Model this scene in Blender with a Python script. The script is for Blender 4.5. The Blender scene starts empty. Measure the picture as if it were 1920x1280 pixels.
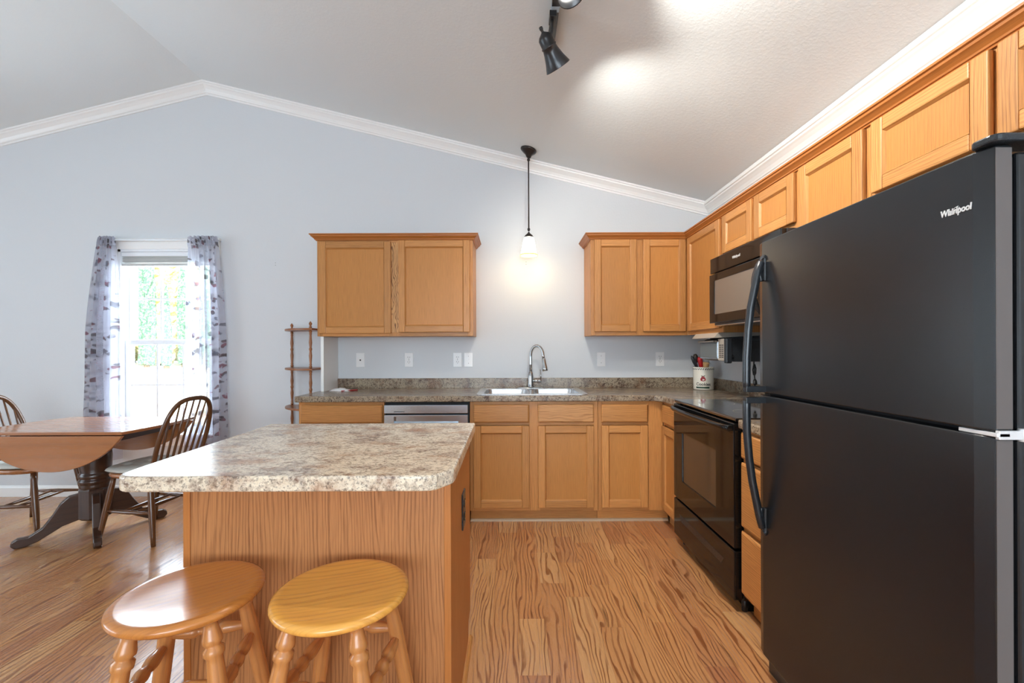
import bpy, bmesh, math, random
from mathutils import Vector, Matrix
random.seed(7)
PI = math.pi
SC = bpy.context.scene
COL = SC.collection

# ------------------------------------------------------------------ camera
cam = bpy.data.cameras.new('camera')
cam.sensor_width = 36.0
cam.lens = 817.0 / 1920.0 * 36.0
cam.shift_y = 14.0 / 1920.0
cam.clip_start = 0.05
cam.clip_end = 400
camo = bpy.data.objects.new('camera', cam)
COL.objects.link(camo)
camo.location = (0, 0, 1.246)
camo.rotation_euler = (math.radians(90), math.radians(0.2), 0)
SC.camera = camo

# ------------------------------------------------------------------ view
SC.view_settings.view_transform = 'Standard'
SC.view_settings.look = 'None'
SC.view_settings.gamma = 1.0
SC.view_settings.use_curve_mapping = False
SC.view_settings.exposure = 0.42
SC.cycles.use_denoising = True
SC.cycles.max_bounces = 10
SC.cycles.diffuse_bounces = 5
SC.cycles.glossy_bounces = 5
SC.cycles.transmission_bounces = 6
SC.cycles.transparent_max_bounces = 16
SC.cycles.sample_clamp_indirect = 6.0
SC.cycles.caustics_reflective = False
SC.cycles.caustics_refractive = False

# ------------------------------------------------------------------ world, sun, window daylight and added fill lamps
W = bpy.data.worlds.new('sky')
SC.world = W
W.use_nodes = True
W.node_tree.nodes['Background'].inputs[0].default_value = (0.72, 0.86, 1.0, 1)
W.node_tree.nodes['Background'].inputs[1].default_value = 3.2


def light(name, kind, loc, energy, color, aim=None, **kw):
    l = bpy.data.lights.new(name, kind)
    l.energy = energy
    l.color = color
    for k, v in kw.items():
        setattr(l, k, v)
    o = bpy.data.objects.new(name, l)
    COL.objects.link(o)
    o.location = loc
    if aim is not None:
        o.rotation_euler = Vector(aim).to_track_quat('-Z', 'Y').to_euler()
    return o


light('sun', 'SUN', (20, -20, 20), 36.0, (1.0, 0.95, 0.86), (-0.6, 0.75, -0.55), angle=0.01)
light('fill_rear', 'AREA', (0.0, -3.5, 1.45), 98.0, (0.81, 0.91, 1.0), (0, 1, 0.62), shape='RECTANGLE', size=2.8, size_y=1.9)  # added fill lamp behind the camera, just inside the rear opening
light('fill_left', 'AREA', (-6.75, 0.2, 1.4), 34.0, (0.78, 0.89, 1.0), (1, 0, 0.9), shape='RECTANGLE', size=3.2, size_y=1.8)  # added fill lamp out of view on the left, tilted up at the ceiling
light('daylight_window', 'AREA', (-2.97, 3.90, 1.32), 40.0, (0.80, 0.90, 1.0), (0.0, -1, -0.1), shape='RECTANGLE', size=0.72, size_y=1.45)


# ------------------------------------------------------------------ materials
def newmat(name):
    m = bpy.data.materials.new(name)
    m.use_nodes = True
    nt = m.node_tree
    b = nt.nodes['Principled BSDF']
    return m, nt, b


def N(nt, kind, **kw):
    n = nt.nodes.new(kind)
    for k, v in kw.items():
        setattr(n, k, v)
    return n


def setin(node, idx, v):
    node.inputs[idx].default_value = v


def math_n(nt, op, a, b=None, c=None):
    n = N(nt, 'ShaderNodeMath', operation=op)
    for i, v in enumerate((a, b, c)):
        if v is None:
            continue
        if isinstance(v, (int, float)):
            n.inputs[i].default_value = v
        else:
            nt.links.new(v, n.inputs[i])
    return n.outputs[0]


def ramp(nt, fac, stops, interp='LINEAR'):
    r = N(nt, 'ShaderNodeValToRGB')
    r.color_ramp.interpolation = interp
    e = r.color_ramp.elements
    while len(e) < len(stops):
        e.new(0.5)
    for i, (p, c) in enumerate(stops):
        e[i].position = p
        e[i].color = (c[0], c[1], c[2], 1)
    nt.links.new(fac, r.inputs[0])
    return r.outputs[0]


def mixc(nt, fac, a, b, mode='MIX'):
    n = N(nt, 'ShaderNodeMix', data_type='RGBA', blend_type=mode)
    if isinstance(fac, (int, float)):
        n.inputs[0].default_value = fac
    else:
        nt.links.new(fac, n.inputs[0])
    for i, v in ((6, a), (7, b)):
        if isinstance(v, tuple):
            n.inputs[i].default_value = (v[0], v[1], v[2], 1)
        else:
            nt.links.new(v, n.inputs[i])
    return n.outputs[2]


def noise(nt, vec, scale, detail=3, rough=0.55):
    n = N(nt, 'ShaderNodeTexNoise')
    nt.links.new(vec, n.inputs['Vector'])
    n.inputs['Scale'].default_value = scale
    n.inputs['Detail'].default_value = detail
    n.inputs['Roughness'].default_value = rough
    return n.outputs[0]


def srgb(r, g, b):
    f = lambda c: ((c / 255 + 0.055) / 1.055) ** 2.4 if c / 255 > 0.04045 else c / 255 / 12.92
    return (f(r), f(g), f(b))


def plain(name, col, rough=0.5, metal=0.0, spec=0.5, coat=0.0, bump=0.0, bscale=300, emis=None, estr=0.0):
    m, nt, b = newmat(name)
    b.inputs['Base Color'].default_value = (*col, 1)
    b.inputs['Roughness'].default_value = rough
    b.inputs['Metallic'].default_value = metal
    b.inputs['Specular IOR Level'].default_value = spec
    b.inputs['Coat Weight'].default_value = coat
    b.inputs['Coat Roughness'].default_value = 0.08
    tc = N(nt, 'ShaderNodeTexCoord')
    n = noise(nt, tc.outputs['Object'], bscale, 3)
    r = math_n(nt, 'MULTIPLY_ADD', n, 0.10, rough - 0.05)
    nt.links.new(r, b.inputs['Roughness'])
    if bump:
        bp = N(nt, 'ShaderNodeBump')
        bp.inputs['Strength'].default_value = bump
        bp.inputs['Distance'].default_value = 0.002
        nt.links.new(n, bp.inputs['Height'])
        nt.links.new(bp.outputs[0], b.inputs['Normal'])
    if emis:
        b.inputs['Emission Color'].default_value = (*emis, 1)
        b.inputs['Emission Strength'].default_value = estr
    return m


def wood(name, light_c, dark_c, freq=70.0, warp=5.0, ua=0.9, va=7.0, ring=0.55, pore=0.35, rough=0.35, coat=0.0,
         tonevar=0.25, tints=None, edge=(0.55, 0.95), bump=0.15, spec=0.4, smooth=0.0):
    """UV: u along the grain, v across (metres); 'tone' uv holds a per-board random value"""
    m, nt, b = newmat(name)
    uv = N(nt, 'ShaderNodeUVMap', uv_map='UVMap')
    tone = N(nt, 'ShaderNodeUVMap', uv_map='tone')
    ts = N(nt, 'ShaderNodeSeparateXYZ')
    nt.links.new(tone.outputs[0], ts.inputs[0])
    mp = N(nt, 'ShaderNodeMapping')
    mp.inputs['Scale'].default_value = (ua, va, 1)
    nt.links.new(uv.outputs[0], mp.inputs[0])
    n1 = noise(nt, mp.outputs[0], 1.0, 2.5, 0.45)
    sep = N(nt, 'ShaderNodeSeparateXYZ')
    nt.links.new(uv.outputs[0], sep.inputs[0])
    mp3 = N(nt, 'ShaderNodeMapping')
    mp3.inputs['Scale'].default_value = (14, 60, 1)
    nt.links.new(uv.outputs[0], mp3.inputs[0])
    n3 = noise(nt, mp3.outputs[0], 1.0, 2, 0.5)
    t = math_n(nt, 'MULTIPLY', sep.outputs[1], freq)
    t = math_n(nt, 'MULTIPLY_ADD', n1, warp * 6.283, t)
    t = math_n(nt, 'MULTIPLY_ADD', n3, 1.3, t)
    mpw = N(nt, 'ShaderNodeMapping')
    mpw.inputs['Scale'].default_value = (2.6, 26, 1)
    nt.links.new(uv.outputs[0], mpw.inputs[0])
    nw = noise(nt, mpw.outputs[0], 1.0, 2, 0.5)
    t = math_n(nt, 'MULTIPLY_ADD', nw, warp * 1.1, t)
    s = math_n(nt, 'SINE', t)
    s = math_n(nt, 'MULTIPLY_ADD', s, 0.5, 0.5)
    rr = ramp(nt, s, [(edge[0], (0, 0, 0)), (edge[1], (1, 1, 1))])
    mp2 = N(nt, 'ShaderNodeMapping')
    mp2.inputs['Scale'].default_value = (9, 420, 1)
    nt.links.new(uv.outputs[0], mp2.inputs[0])
    n2 = noise(nt, mp2.outputs[0], 1.0, 3, 0.6)
    pr = ramp(nt, n2, [(0.42, (0, 0, 0)), (0.72, (1, 1, 1))])
    vis = ramp(nt, nw, [(0.30, (0.25, 0.25, 0.25)), (0.62, (1, 1, 1))])
    f = math_n(nt, 'MULTIPLY', math_n(nt, 'MULTIPLY', rr, vis), ring)
    f = math_n(nt, 'MULTIPLY_ADD', pr, pore, f)
    mp4 = N(nt, 'ShaderNodeMapping')
    mp4.inputs['Scale'].default_value = (1.5, 12, 1)
    nt.links.new(uv.outputs[0], mp4.inputs[0])
    n4 = noise(nt, mp4.outputs[0], 1.0, 2, 0.5)
    f = math_n(nt, 'MULTIPLY_ADD', n4, 0.25, math_n(nt, 'SUBTRACT', f, 0.10))
    base = light_c
    if tints:
        base = ramp(nt, ts.outputs[0], tints, 'LINEAR')
        darker = mixc(nt, 1.0, base, dark_c, 'MULTIPLY')
        c = mixc(nt, f, base, darker)
    else:
        c = mixc(nt, f, light_c, dark_c)
        k = math_n(nt, 'MULTIPLY_ADD', ts.outputs[0], tonevar, 1.0 - tonevar * 0.5)
        hsv = N(nt, 'ShaderNodeHueSaturation')
        nt.links.new(k, hsv.inputs['Value'])
        nt.links.new(c, hsv.inputs['Color'])
        c = hsv.outputs[0]
    nt.links.new(c, b.inputs['Base Color'])
    r = math_n(nt, 'MULTIPLY_ADD', f, 0.12, rough)
    nt.links.new(r, b.inputs['Roughness'])
    b.inputs['Specular IOR Level'].default_value = spec
    b.inputs['Coat Weight'].default_value = coat
    b.inputs['Coat Roughness'].default_value = 0.12
    if bump:
        bp = N(nt, 'ShaderNodeBump')
        bp.inputs['Strength'].default_value = bump
        bp.inputs['Distance'].default_value = 0.0006
        bp.invert = True
        nt.links.new(f, bp.inputs['Height'])
        nt.links.new(bp.outputs[0], b.inputs['Normal'])
    return m


M = {}
def add_streaks(m):
    nt = m.node_tree; b = nt.nodes['Principled BSDF']
    src = b.inputs['Base Color'].links[0].from_socket
    uv = N(nt, 'ShaderNodeUVMap', uv_map='UVMap')
    mp = N(nt, 'ShaderNodeMapping'); mp.inputs['Scale'].default_value = (1.6, 26, 1)
    nt.links.new(uv.outputs[0], mp.inputs[0])
    n = noise(nt, mp.outputs[0], 1.0, 3, 0.55)
    f = ramp(nt, n, [(0.66, (0, 0, 0)), (0.72, (0.8, 0.8, 0.8))])
    c = mixc(nt, f, src, srgb(112, 74, 44))
    nt.links.new(c, b.inputs['Base Color'])
M['oak'] = wood('oak_cabinet', srgb(204, 144, 82), srgb(136, 82, 40), freq=620, warp=6, ua=1.6, va=9, ring=0.42, pore=0.5, rough=0.34, tonevar=0.30)
M['oak_grainy'] = wood('oak_strong_grain', srgb(218, 164, 104), srgb(104, 60, 30), freq=380, warp=9, ua=5.0, va=14, ring=0.95, pore=0.4, rough=0.38, tonevar=0.15)
M['oak_mid'] = wood('oak_wavy_drawer', srgb(212, 156, 98), srgb(150, 94, 48), freq=380, warp=7, ua=3.0, va=14, ring=0.5, pore=0.45, rough=0.36, tonevar=0.15)
M['oak_panel'] = wood('oak_veneer_panel', srgb(196, 134, 70), srgb(154, 100, 48), freq=500, warp=1.2, ua=0.7, va=5, ring=0.22, pore=0.55, rough=0.36, tonevar=0.14)
M['oak_crown'] = wood('oak_crown', srgb(180, 112, 54), srgb(132, 76, 34), freq=260, warp=1.6, ua=1.0, va=8, ring=0.3, pore=0.4, rough=0.35, tonevar=0.1)
M['island_wood'] = wood('island_oak_panel', srgb(198, 136, 84), srgb(132, 80, 44), freq=520, warp=15, ua=0.6, va=3.4, ring=0.60, pore=0.5, rough=0.42, tonevar=0.12, edge=(0.45, 1.0))
M['island_trim'] = wood('island_trim_oak', srgb(194, 124, 64), srgb(150, 88, 40), freq=520, warp=1.6, ua=0.8, va=5, ring=0.15, pore=0.35, rough=0.42, tonevar=0.12)
M['stool_gold'] = wood('stool_golden', srgb(246, 178, 84), srgb(186, 118, 48), freq=330, warp=3.0, ua=1.0, va=9, ring=0.35, pore=0.3, rough=0.22, coat=0.6, tonevar=0.16)
M['stool_brown'] = wood('stool_honey', srgb(206, 132, 62), srgb(150, 84, 38), freq=330, warp=2.0, ua=1.0, va=9, ring=0.25, pore=0.35, rough=0.22, coat=0.6, tonevar=0.16)
M['stool_leg'] = wood('stool_leg_oak', srgb(214, 146, 84), srgb(164, 98, 50), freq=330, warp=1.6, ua=1.5, va=14, ring=0.35, pore=0.4, rough=0.25, coat=0.4, tonevar=0.12)
M['table_top'] = wood('table_honey', srgb(174, 114, 70), srgb(138, 84, 46), freq=70, warp=1.5, ua=1.2, va=6, ring=0.25, pore=0.4, rough=0.25, coat=0.9, tonevar=0.25)
M['dark_wood'] = wood('dark_walnut', srgb(72, 48, 36), srgb(40, 26, 20), freq=160, warp=2, ua=1.2, va=8, ring=0.3, pore=0.4, rough=0.28, coat=0.4, tonevar=0.1)
M['chair_wood'] = wood('chair_walnut', srgb(104, 66, 38), srgb(60, 36, 20), freq=160, warp=2, ua=1.2, va=8, ring=0.3, pore=0.4, rough=0.25, coat=0.5, tonevar=0.1)
M['shelf_wood'] = wood('shelf_maple', srgb(156, 98, 56), srgb(100, 60, 32), freq=160, warp=2, ua=1.2, va=8, ring=0.35, pore=0.4, rough=0.35, coat=0.2, tonevar=0.1)
M['spoon_wood'] = wood('spoon_beech', srgb(206, 168, 116), srgb(160, 120, 76), freq=260, warp=2, ring=0.3, rough=0.5)
M['floor'] = wood('floor_oak_planks', None, (0.42, 0.29, 0.20), freq=300, warp=7.0, ua=2.0, va=9.0, ring=1.0, pore=0.35, rough=0.24, coat=0.25,
                  tints=[(0.0, srgb(196, 138, 92)), (0.3, srgb(214, 158, 104)), (0.55, srgb(202, 142, 92)), (0.8, srgb(224, 176, 122)), (1.0, srgb(186, 124, 84))],
                  edge=(0.50, 0.95), bump=0.12, spec=0.5)

add_streaks(M['floor'])


def paint(name, col, rough, bscale, bstr, dist=0.002):
    m, nt, b = newmat(name)
    b.inputs['Base Color'].default_value = (*col, 1)
    b.inputs['Roughness'].default_value = rough
    tc = N(nt, 'ShaderNodeTexCoord')
    n = noise(nt, tc.outputs['Object'], bscale, 4, 0.6)
    h = ramp(nt, n, [(0.45, (0, 0, 0)), (0.62, (1, 1, 1))])
    bp = N(nt, 'ShaderNodeBump')
    bp.inputs['Strength'].default_value = bstr
    bp.inputs['Distance'].default_value = dist
    nt.links.new(h, bp.inputs['Height'])
    nt.links.new(bp.outputs[0], b.inputs['Normal'])
    return m


M['wall'] = paint('wall_paint', srgb(213, 216, 219), 0.55, 90, 0.10)
M['ceiling'] = paint('ceiling_texture', srgb(230, 237, 239), 0.85, 60, 0.11, 0.003)
M['trim'] = plain('white_trim', srgb(240, 240, 238), 0.35)
M['vinyl'] = plain('white_vinyl', srgb(236, 240, 244), 0.3)
M['plate'] = plain('white_plastic_plate', srgb(240, 240, 240), 0.3)
M['slot'] = plain('dark_slot', (0.02, 0.02, 0.02), 0.6)
M['black_app'] = plain('black_textured_steel', (0.013, 0.014, 0.016), 0.21, spec=0.55, bump=0.12, bscale=900)
M['black_edge'] = plain('black_door_edge', (0.13, 0.112, 0.105), 0.45, spec=0.5, bump=0.1, bscale=900)
M['black_plastic'] = plain('black_plastic', (0.016, 0.019, 0.023), 0.28, spec=0.6, bump=0.05, bscale=900)
M['gloss_black'] = plain('gloss_black_enamel', (0.008, 0.008, 0.008), 0.08, spec=0.42, coat=0.0)
M['black_glass'] = plain('black_glass', (0.006, 0.006, 0.006), 0.05, spec=0.8, coat=1.0)
M['oven_glass'] = plain('oven_window_glass', (0.04, 0.034, 0.028), 0.10, spec=0.6, coat=0.3)
M['mw_glass'] = plain('microwave_window_mesh', (0.17, 0.14, 0.115), 0.3, spec=0.6, coat=0.4, bscale=1200, bump=0.2)
M['silver_mark'] = plain('silver_lettering', (0.8, 0.8, 0.8), 0.3, metal=0.3)
M['steel'] = plain('brushed_steel', (0.58, 0.64, 0.70), 0.24, metal=0.9)
M['sinksteel'] = plain('sink_steel', (0.72, 0.74, 0.76), 0.22, metal=0.9)
M['chrome'] = plain('faucet_metal', (0.42, 0.42, 0.42), 0.12, metal=1.0)
M['bronze'] = plain('dark_bronze', (0.045, 0.036, 0.032), 0.35, metal=0.6)
M['lampblack'] = plain('lamp_black', (0.018, 0.018, 0.020), 0.3, spec=0.6)
M['gasket'] = plain('rubber_gasket', (0.01, 0.01, 0.012), 0.7)
M['paper'] = plain('white_paper', srgb(235, 235, 235), 0.7)
M['red'] = plain('red_plastic', srgb(170, 24, 30), 0.35)
M['cordm'] = plain('black_cord_rubber', (0.015, 0.015, 0.015), 0.5)
M['greyplastic'] = plain('warm_grey_plastic', srgb(176, 168, 156), 0.35)
M['ceramic'] = plain('cream_ceramic', srgb(240, 236, 222), 0.12, coat=0.6)
M['green_band'] = plain('dark_green_glaze', srgb(28, 62, 44), 0.2)
M['apple_red'] = plain('apple_red_glaze', srgb(150, 28, 36), 0.2)
M['black_glaze'] = plain('black_glaze', (0.02, 0.02, 0.02), 0.3)
M['quarter'] = plain('pale_quarter_round', srgb(190, 164, 134), 0.4)
M['label'] = plain('pale_blue_label', srgb(180, 205, 225), 0.5)
M['cushion'] = plain('cushion_fabric', srgb(206, 206, 198), 0.9, bump=0.3, bscale=900)
M['blind'] = plain('grey_blind', srgb(196, 198, 196), 0.7)
M['glow'] = plain('lit_bulb', (1, 1, 1), 0.3, emis=(1.0, 0.97, 0.9), estr=25)
M['grass'] = plain('dry_lawn', srgb(214, 208, 176), 0.9)
M['bark'] = plain('bark', srgb(90, 70, 50), 0.9)

# pendant glass shade: lit frosted glass with amber rim
def shade_mat(name, col, e):
    m, nt, b = newmat(name)
    b.inputs['Base Color'].default_value = (*col, 1)
    b.inputs['Roughness'].default_value = 0.3
    b.inputs['Emission Color'].default_value = (*col, 1)
    b.inputs['Emission Strength'].default_value = e
    return m
M['shade'] = shade_mat('lit_frosted_glass', (1.0, 0.93, 0.76), 3.6)
M['shade_rim'] = shade_mat('lit_amber_rim', (0.90, 0.72, 0.20), 0.8)


def granite(name, k=1.0, df_=0.62):
    m, nt, b = newmat(name)
    tc = N(nt, 'ShaderNodeTexCoord')
    co = tc.outputs['Object']
    mp = N(nt, 'ShaderNodeMapping')
    mp.inputs['Scale'].default_value = (1.0, 1.6, 1.0)
    mp.inputs['Rotation'].default_value = (0, 0, 0.5)
    nt.links.new(co, mp.inputs[0])
    big = noise(nt, mp.outputs[0], 9, 6, 0.68)
    mid = noise(nt, mp.outputs[0], 45, 6, 0.7)
    fine = noise(nt, co, 120, 5, 0.75)
    warm = noise(nt, mp.outputs[0], 7.3, 3, 0.6)
    c = ramp(nt, big, [(0.40, srgb(132, 106, 92)), (0.48, srgb(226, 210, 184)), (0.60, srgb(246, 232, 206)), (0.75, srgb(214, 192, 162))])
    c2 = ramp(nt, mid, [(0.38, srgb(104, 84, 76)), (0.45, srgb(186, 162, 142)), (0.52, srgb(248, 236, 216)), (0.66, srgb(222, 200, 168))])
    c = mixc(nt, 0.50, c, c2)
    w = ramp(nt, warm, [(0.52, (0, 0, 0)), (0.68, (1, 1, 1))])
    wf = math_n(nt, 'MULTIPLY', w, 0.6)
    c = mixc(nt, wf, c, srgb(176, 122, 84))
    d = ramp(nt, fine, [(0.41, (1, 1, 1)), (0.46, (0, 0, 0))])
    df = math_n(nt, 'MULTIPLY', d, df_)
    c = mixc(nt, df, c, srgb(62, 46, 46))
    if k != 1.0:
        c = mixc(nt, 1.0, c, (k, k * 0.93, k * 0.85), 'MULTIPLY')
    nt.links.new(c, b.inputs['Base Color'])
    b.inputs['Roughness'].default_value = 0.21
    b.inputs['Specular IOR Level'].default_value = 0.5
    bp = N(nt, 'ShaderNodeBump')
    bp.inputs['Strength'].default_value = 0.05
    bp.inputs['Distance'].default_value = 0.001
    nt.links.new(fine, bp.inputs['Height'])
    nt.links.new(bp.outputs[0], b.inputs['Normal'])
    return m


M['granite'] = granite('granite_laminate')
M['granite_shaded'] = granite('granite_laminate_shaded', 0.43, 0.92)  # same laminate as the island, shade of the wall run darkened into it


def glass(name, tint, gloss=0.06):
    m = bpy.data.materials.new(name)
    m.use_nodes = True
    nt = m.node_tree
    nt.nodes.remove(nt.nodes['Principled BSDF'])
    out = nt.nodes['Material Output']
    tr = N(nt, 'ShaderNodeBsdfTransparent')
    tr.inputs[0].default_value = (*tint, 1)
    gl = N(nt, 'ShaderNodeBsdfGlossy')
    gl.inputs['Roughness'].default_value = 0.03
    mx = N(nt, 'ShaderNodeMixShader')
    mx.inputs[0].default_value = gloss
    nt.links.new(tr.outputs[0], mx.inputs[1])
    nt.links.new(gl.outputs[0], mx.inputs[2])
    nt.links.new(mx.outputs[0], out.inputs[0])
    return m


M['glass'] = glass('window_glass', (0.97, 0.99, 1.0), 0.03)
M['toaster_glass'] = plain('toaster_glass', (0.12, 0.135, 0.13), 0.08, spec=0.8, coat=0.6)


def sheer():
    m = bpy.data.materials.new('sheer_floral')
    m.use_nodes = True
    nt = m.node_tree
    nt.nodes.remove(nt.nodes['Principled BSDF'])
    out = nt.nodes['Material Output']
    uv = N(nt, 'ShaderNodeUVMap', uv_map='UVMap')     # u across 0..1, v metres down from the rod
    # leaf clusters
    wp = N(nt, 'ShaderNodeTexNoise'); nt.links.new(uv.outputs[0], wp.inputs['Vector']); wp.inputs['Scale'].default_value = 9
    mp = N(nt, 'ShaderNodeMapping'); mp.inputs['Scale'].default_value = (5.5, 17, 1); mp.inputs['Rotation'].default_value = (0, 0, 0.5)
    nt.links.new(uv.outputs[0], mp.inputs[0])
    add = N(nt, 'ShaderNodeVectorMath', operation='MULTIPLY_ADD')
    nt.links.new(wp.outputs['Color'], add.inputs[0]); add.inputs[1].default_value = (1.5, 1.5, 0); nt.links.new(mp.outputs[0], add.inputs[2])
    vo = N(nt, 'ShaderNodeTexVoronoi'); nt.links.new(add.outputs[0], vo.inputs['Vector']); vo.inputs['Scale'].default_value = 1.3
    leaf = ramp(nt, vo.outputs['Distance'], [(0.36, (1, 1, 1)), (0.42, (0, 0, 0))])
    cl = noise(nt, uv.outputs[0], 5.0, 2)
    clr = ramp(nt, cl, [(0.50, (0, 0, 0)), (0.55, (1, 1, 1))])
    sep = N(nt, 'ShaderNodeSeparateXYZ'); nt.links.new(uv.outputs[0], sep.inputs[0])
    # denser print by the rod and along the outer edge (u near 0)
    eu = math_n(nt, 'LESS_THAN', sep.outputs[0], 0.34)
    ev = math_n(nt, 'LESS_THAN', sep.outputs[1], 0.20)
    ecl = noise(nt, uv.outputs[0], 11.0, 3)
    eclr = ramp(nt, ecl, [(0.36, (0, 0, 0)), (0.44, (1, 1, 1))])
    e = math_n(nt, 'MULTIPLY', math_n(nt, 'MAXIMUM', eu, ev), eclr)
    mask = math_n(nt, 'MULTIPLY', leaf, math_n(nt, 'MAXIMUM', clr, e))
    # scroll lace
    mp2 = N(nt, 'ShaderNodeMapping'); mp2.inputs['Scale'].default_value = (14, 34, 1)
    nt.links.new(uv.outputs[0], mp2.inputs[0])
    n2 = noise(nt, mp2.outputs[0], 1.0, 1)
    s = math_n(nt, 'SINE', math_n(nt, 'MULTIPLY', n2, 70))
    lace = ramp(nt, s, [(0.62, (0, 0, 0)), (0.85, (1, 1, 1))])
    bu = math_n(nt, 'GREATER_THAN', sep.outputs[0], 0.34)
    bu2 = math_n(nt, 'LESS_THAN', sep.outputs[0], 0.62)
    lace = math_n(nt, 'MULTIPLY', lace, math_n(nt, 'MULTIPLY', bu, bu2))
    lace = math_n(nt, 'MULTIPLY', lace, 0.6)
    ink = math_n(nt, 'MAXIMUM', mask, lace)
    hue = noise(nt, uv.outputs[0], 7.0, 1)
    inkc = ramp(nt, hue, [(0.40, srgb(140, 140, 150)), (0.52, srgb(116, 112, 116)), (0.62, srgb(150, 112, 122))])
    col = mixc(nt, ink, srgb(206, 208, 220), inkc)
    df = N(nt, 'ShaderNodeBsdfDiffuse'); nt.links.new(col, df.inputs[0])
    tl = N(nt, 'ShaderNodeBsdfTranslucent'); nt.links.new(col, tl.inputs[0])
    m1 = N(nt, 'ShaderNodeMixShader'); m1.inputs[0].default_value = 0.45
    nt.links.new(df.outputs[0], m1.inputs[1]); nt.links.new(tl.outputs[0], m1.inputs[2])
    tr = N(nt, 'ShaderNodeBsdfTransparent')
    m2 = N(nt, 'ShaderNodeMixShader')
    top = math_n(nt, 'LESS_THAN', sep.outputs[1], 0.07)
    fac = math_n(nt, 'MULTIPLY_ADD', ink, 0.35, 0.55)
    fac = math_n(nt, 'MAXIMUM', fac, math_n(nt, 'MULTIPLY', top, 0.9))
    nt.links.new(fac, m2.inputs[0])
    nt.links.new(tr.outputs[0], m2.inputs[1]); nt.links.new(m1.outputs[0], m2.inputs[2])
    nt.links.new(m2.outputs[0], out.inputs[0])
    return m


M['sheer'] = sheer()


def foliage(name, a, b_, c_):
    m, nt, b = newmat(name)
    tc = N(nt, 'ShaderNodeTexCoord')
    n = noise(nt, tc.outputs['Object'], 4.5, 6, 0.8)
    c = ramp(nt, n, [(0.35, a), (0.5, b_), (0.65, c_)])
    nt.links.new(c, b.inputs['Base Color'])
    b.inputs['Roughness'].default_value = 0.8
    bp = N(nt, 'ShaderNodeBump')
    bp.inputs['Strength'].default_value = 1.0
    bp.inputs['Distance'].default_value = 0.3
    n5 = noise(nt, tc.outputs['Object'], 6, 5, 0.7)
    nt.links.new(n5, bp.inputs['Height'])
    nt.links.new(bp.outputs[0], b.inputs['Normal'])
    return m


M['evergreen'] = foliage('evergreen_foliage', srgb(34, 62, 50), srgb(64, 104, 84), srgb(150, 176, 130))
M['yellow_tree'] = foliage('autumn_foliage', srgb(120, 118, 62), srgb(170, 160, 100), srgb(225, 220, 170))


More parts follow.
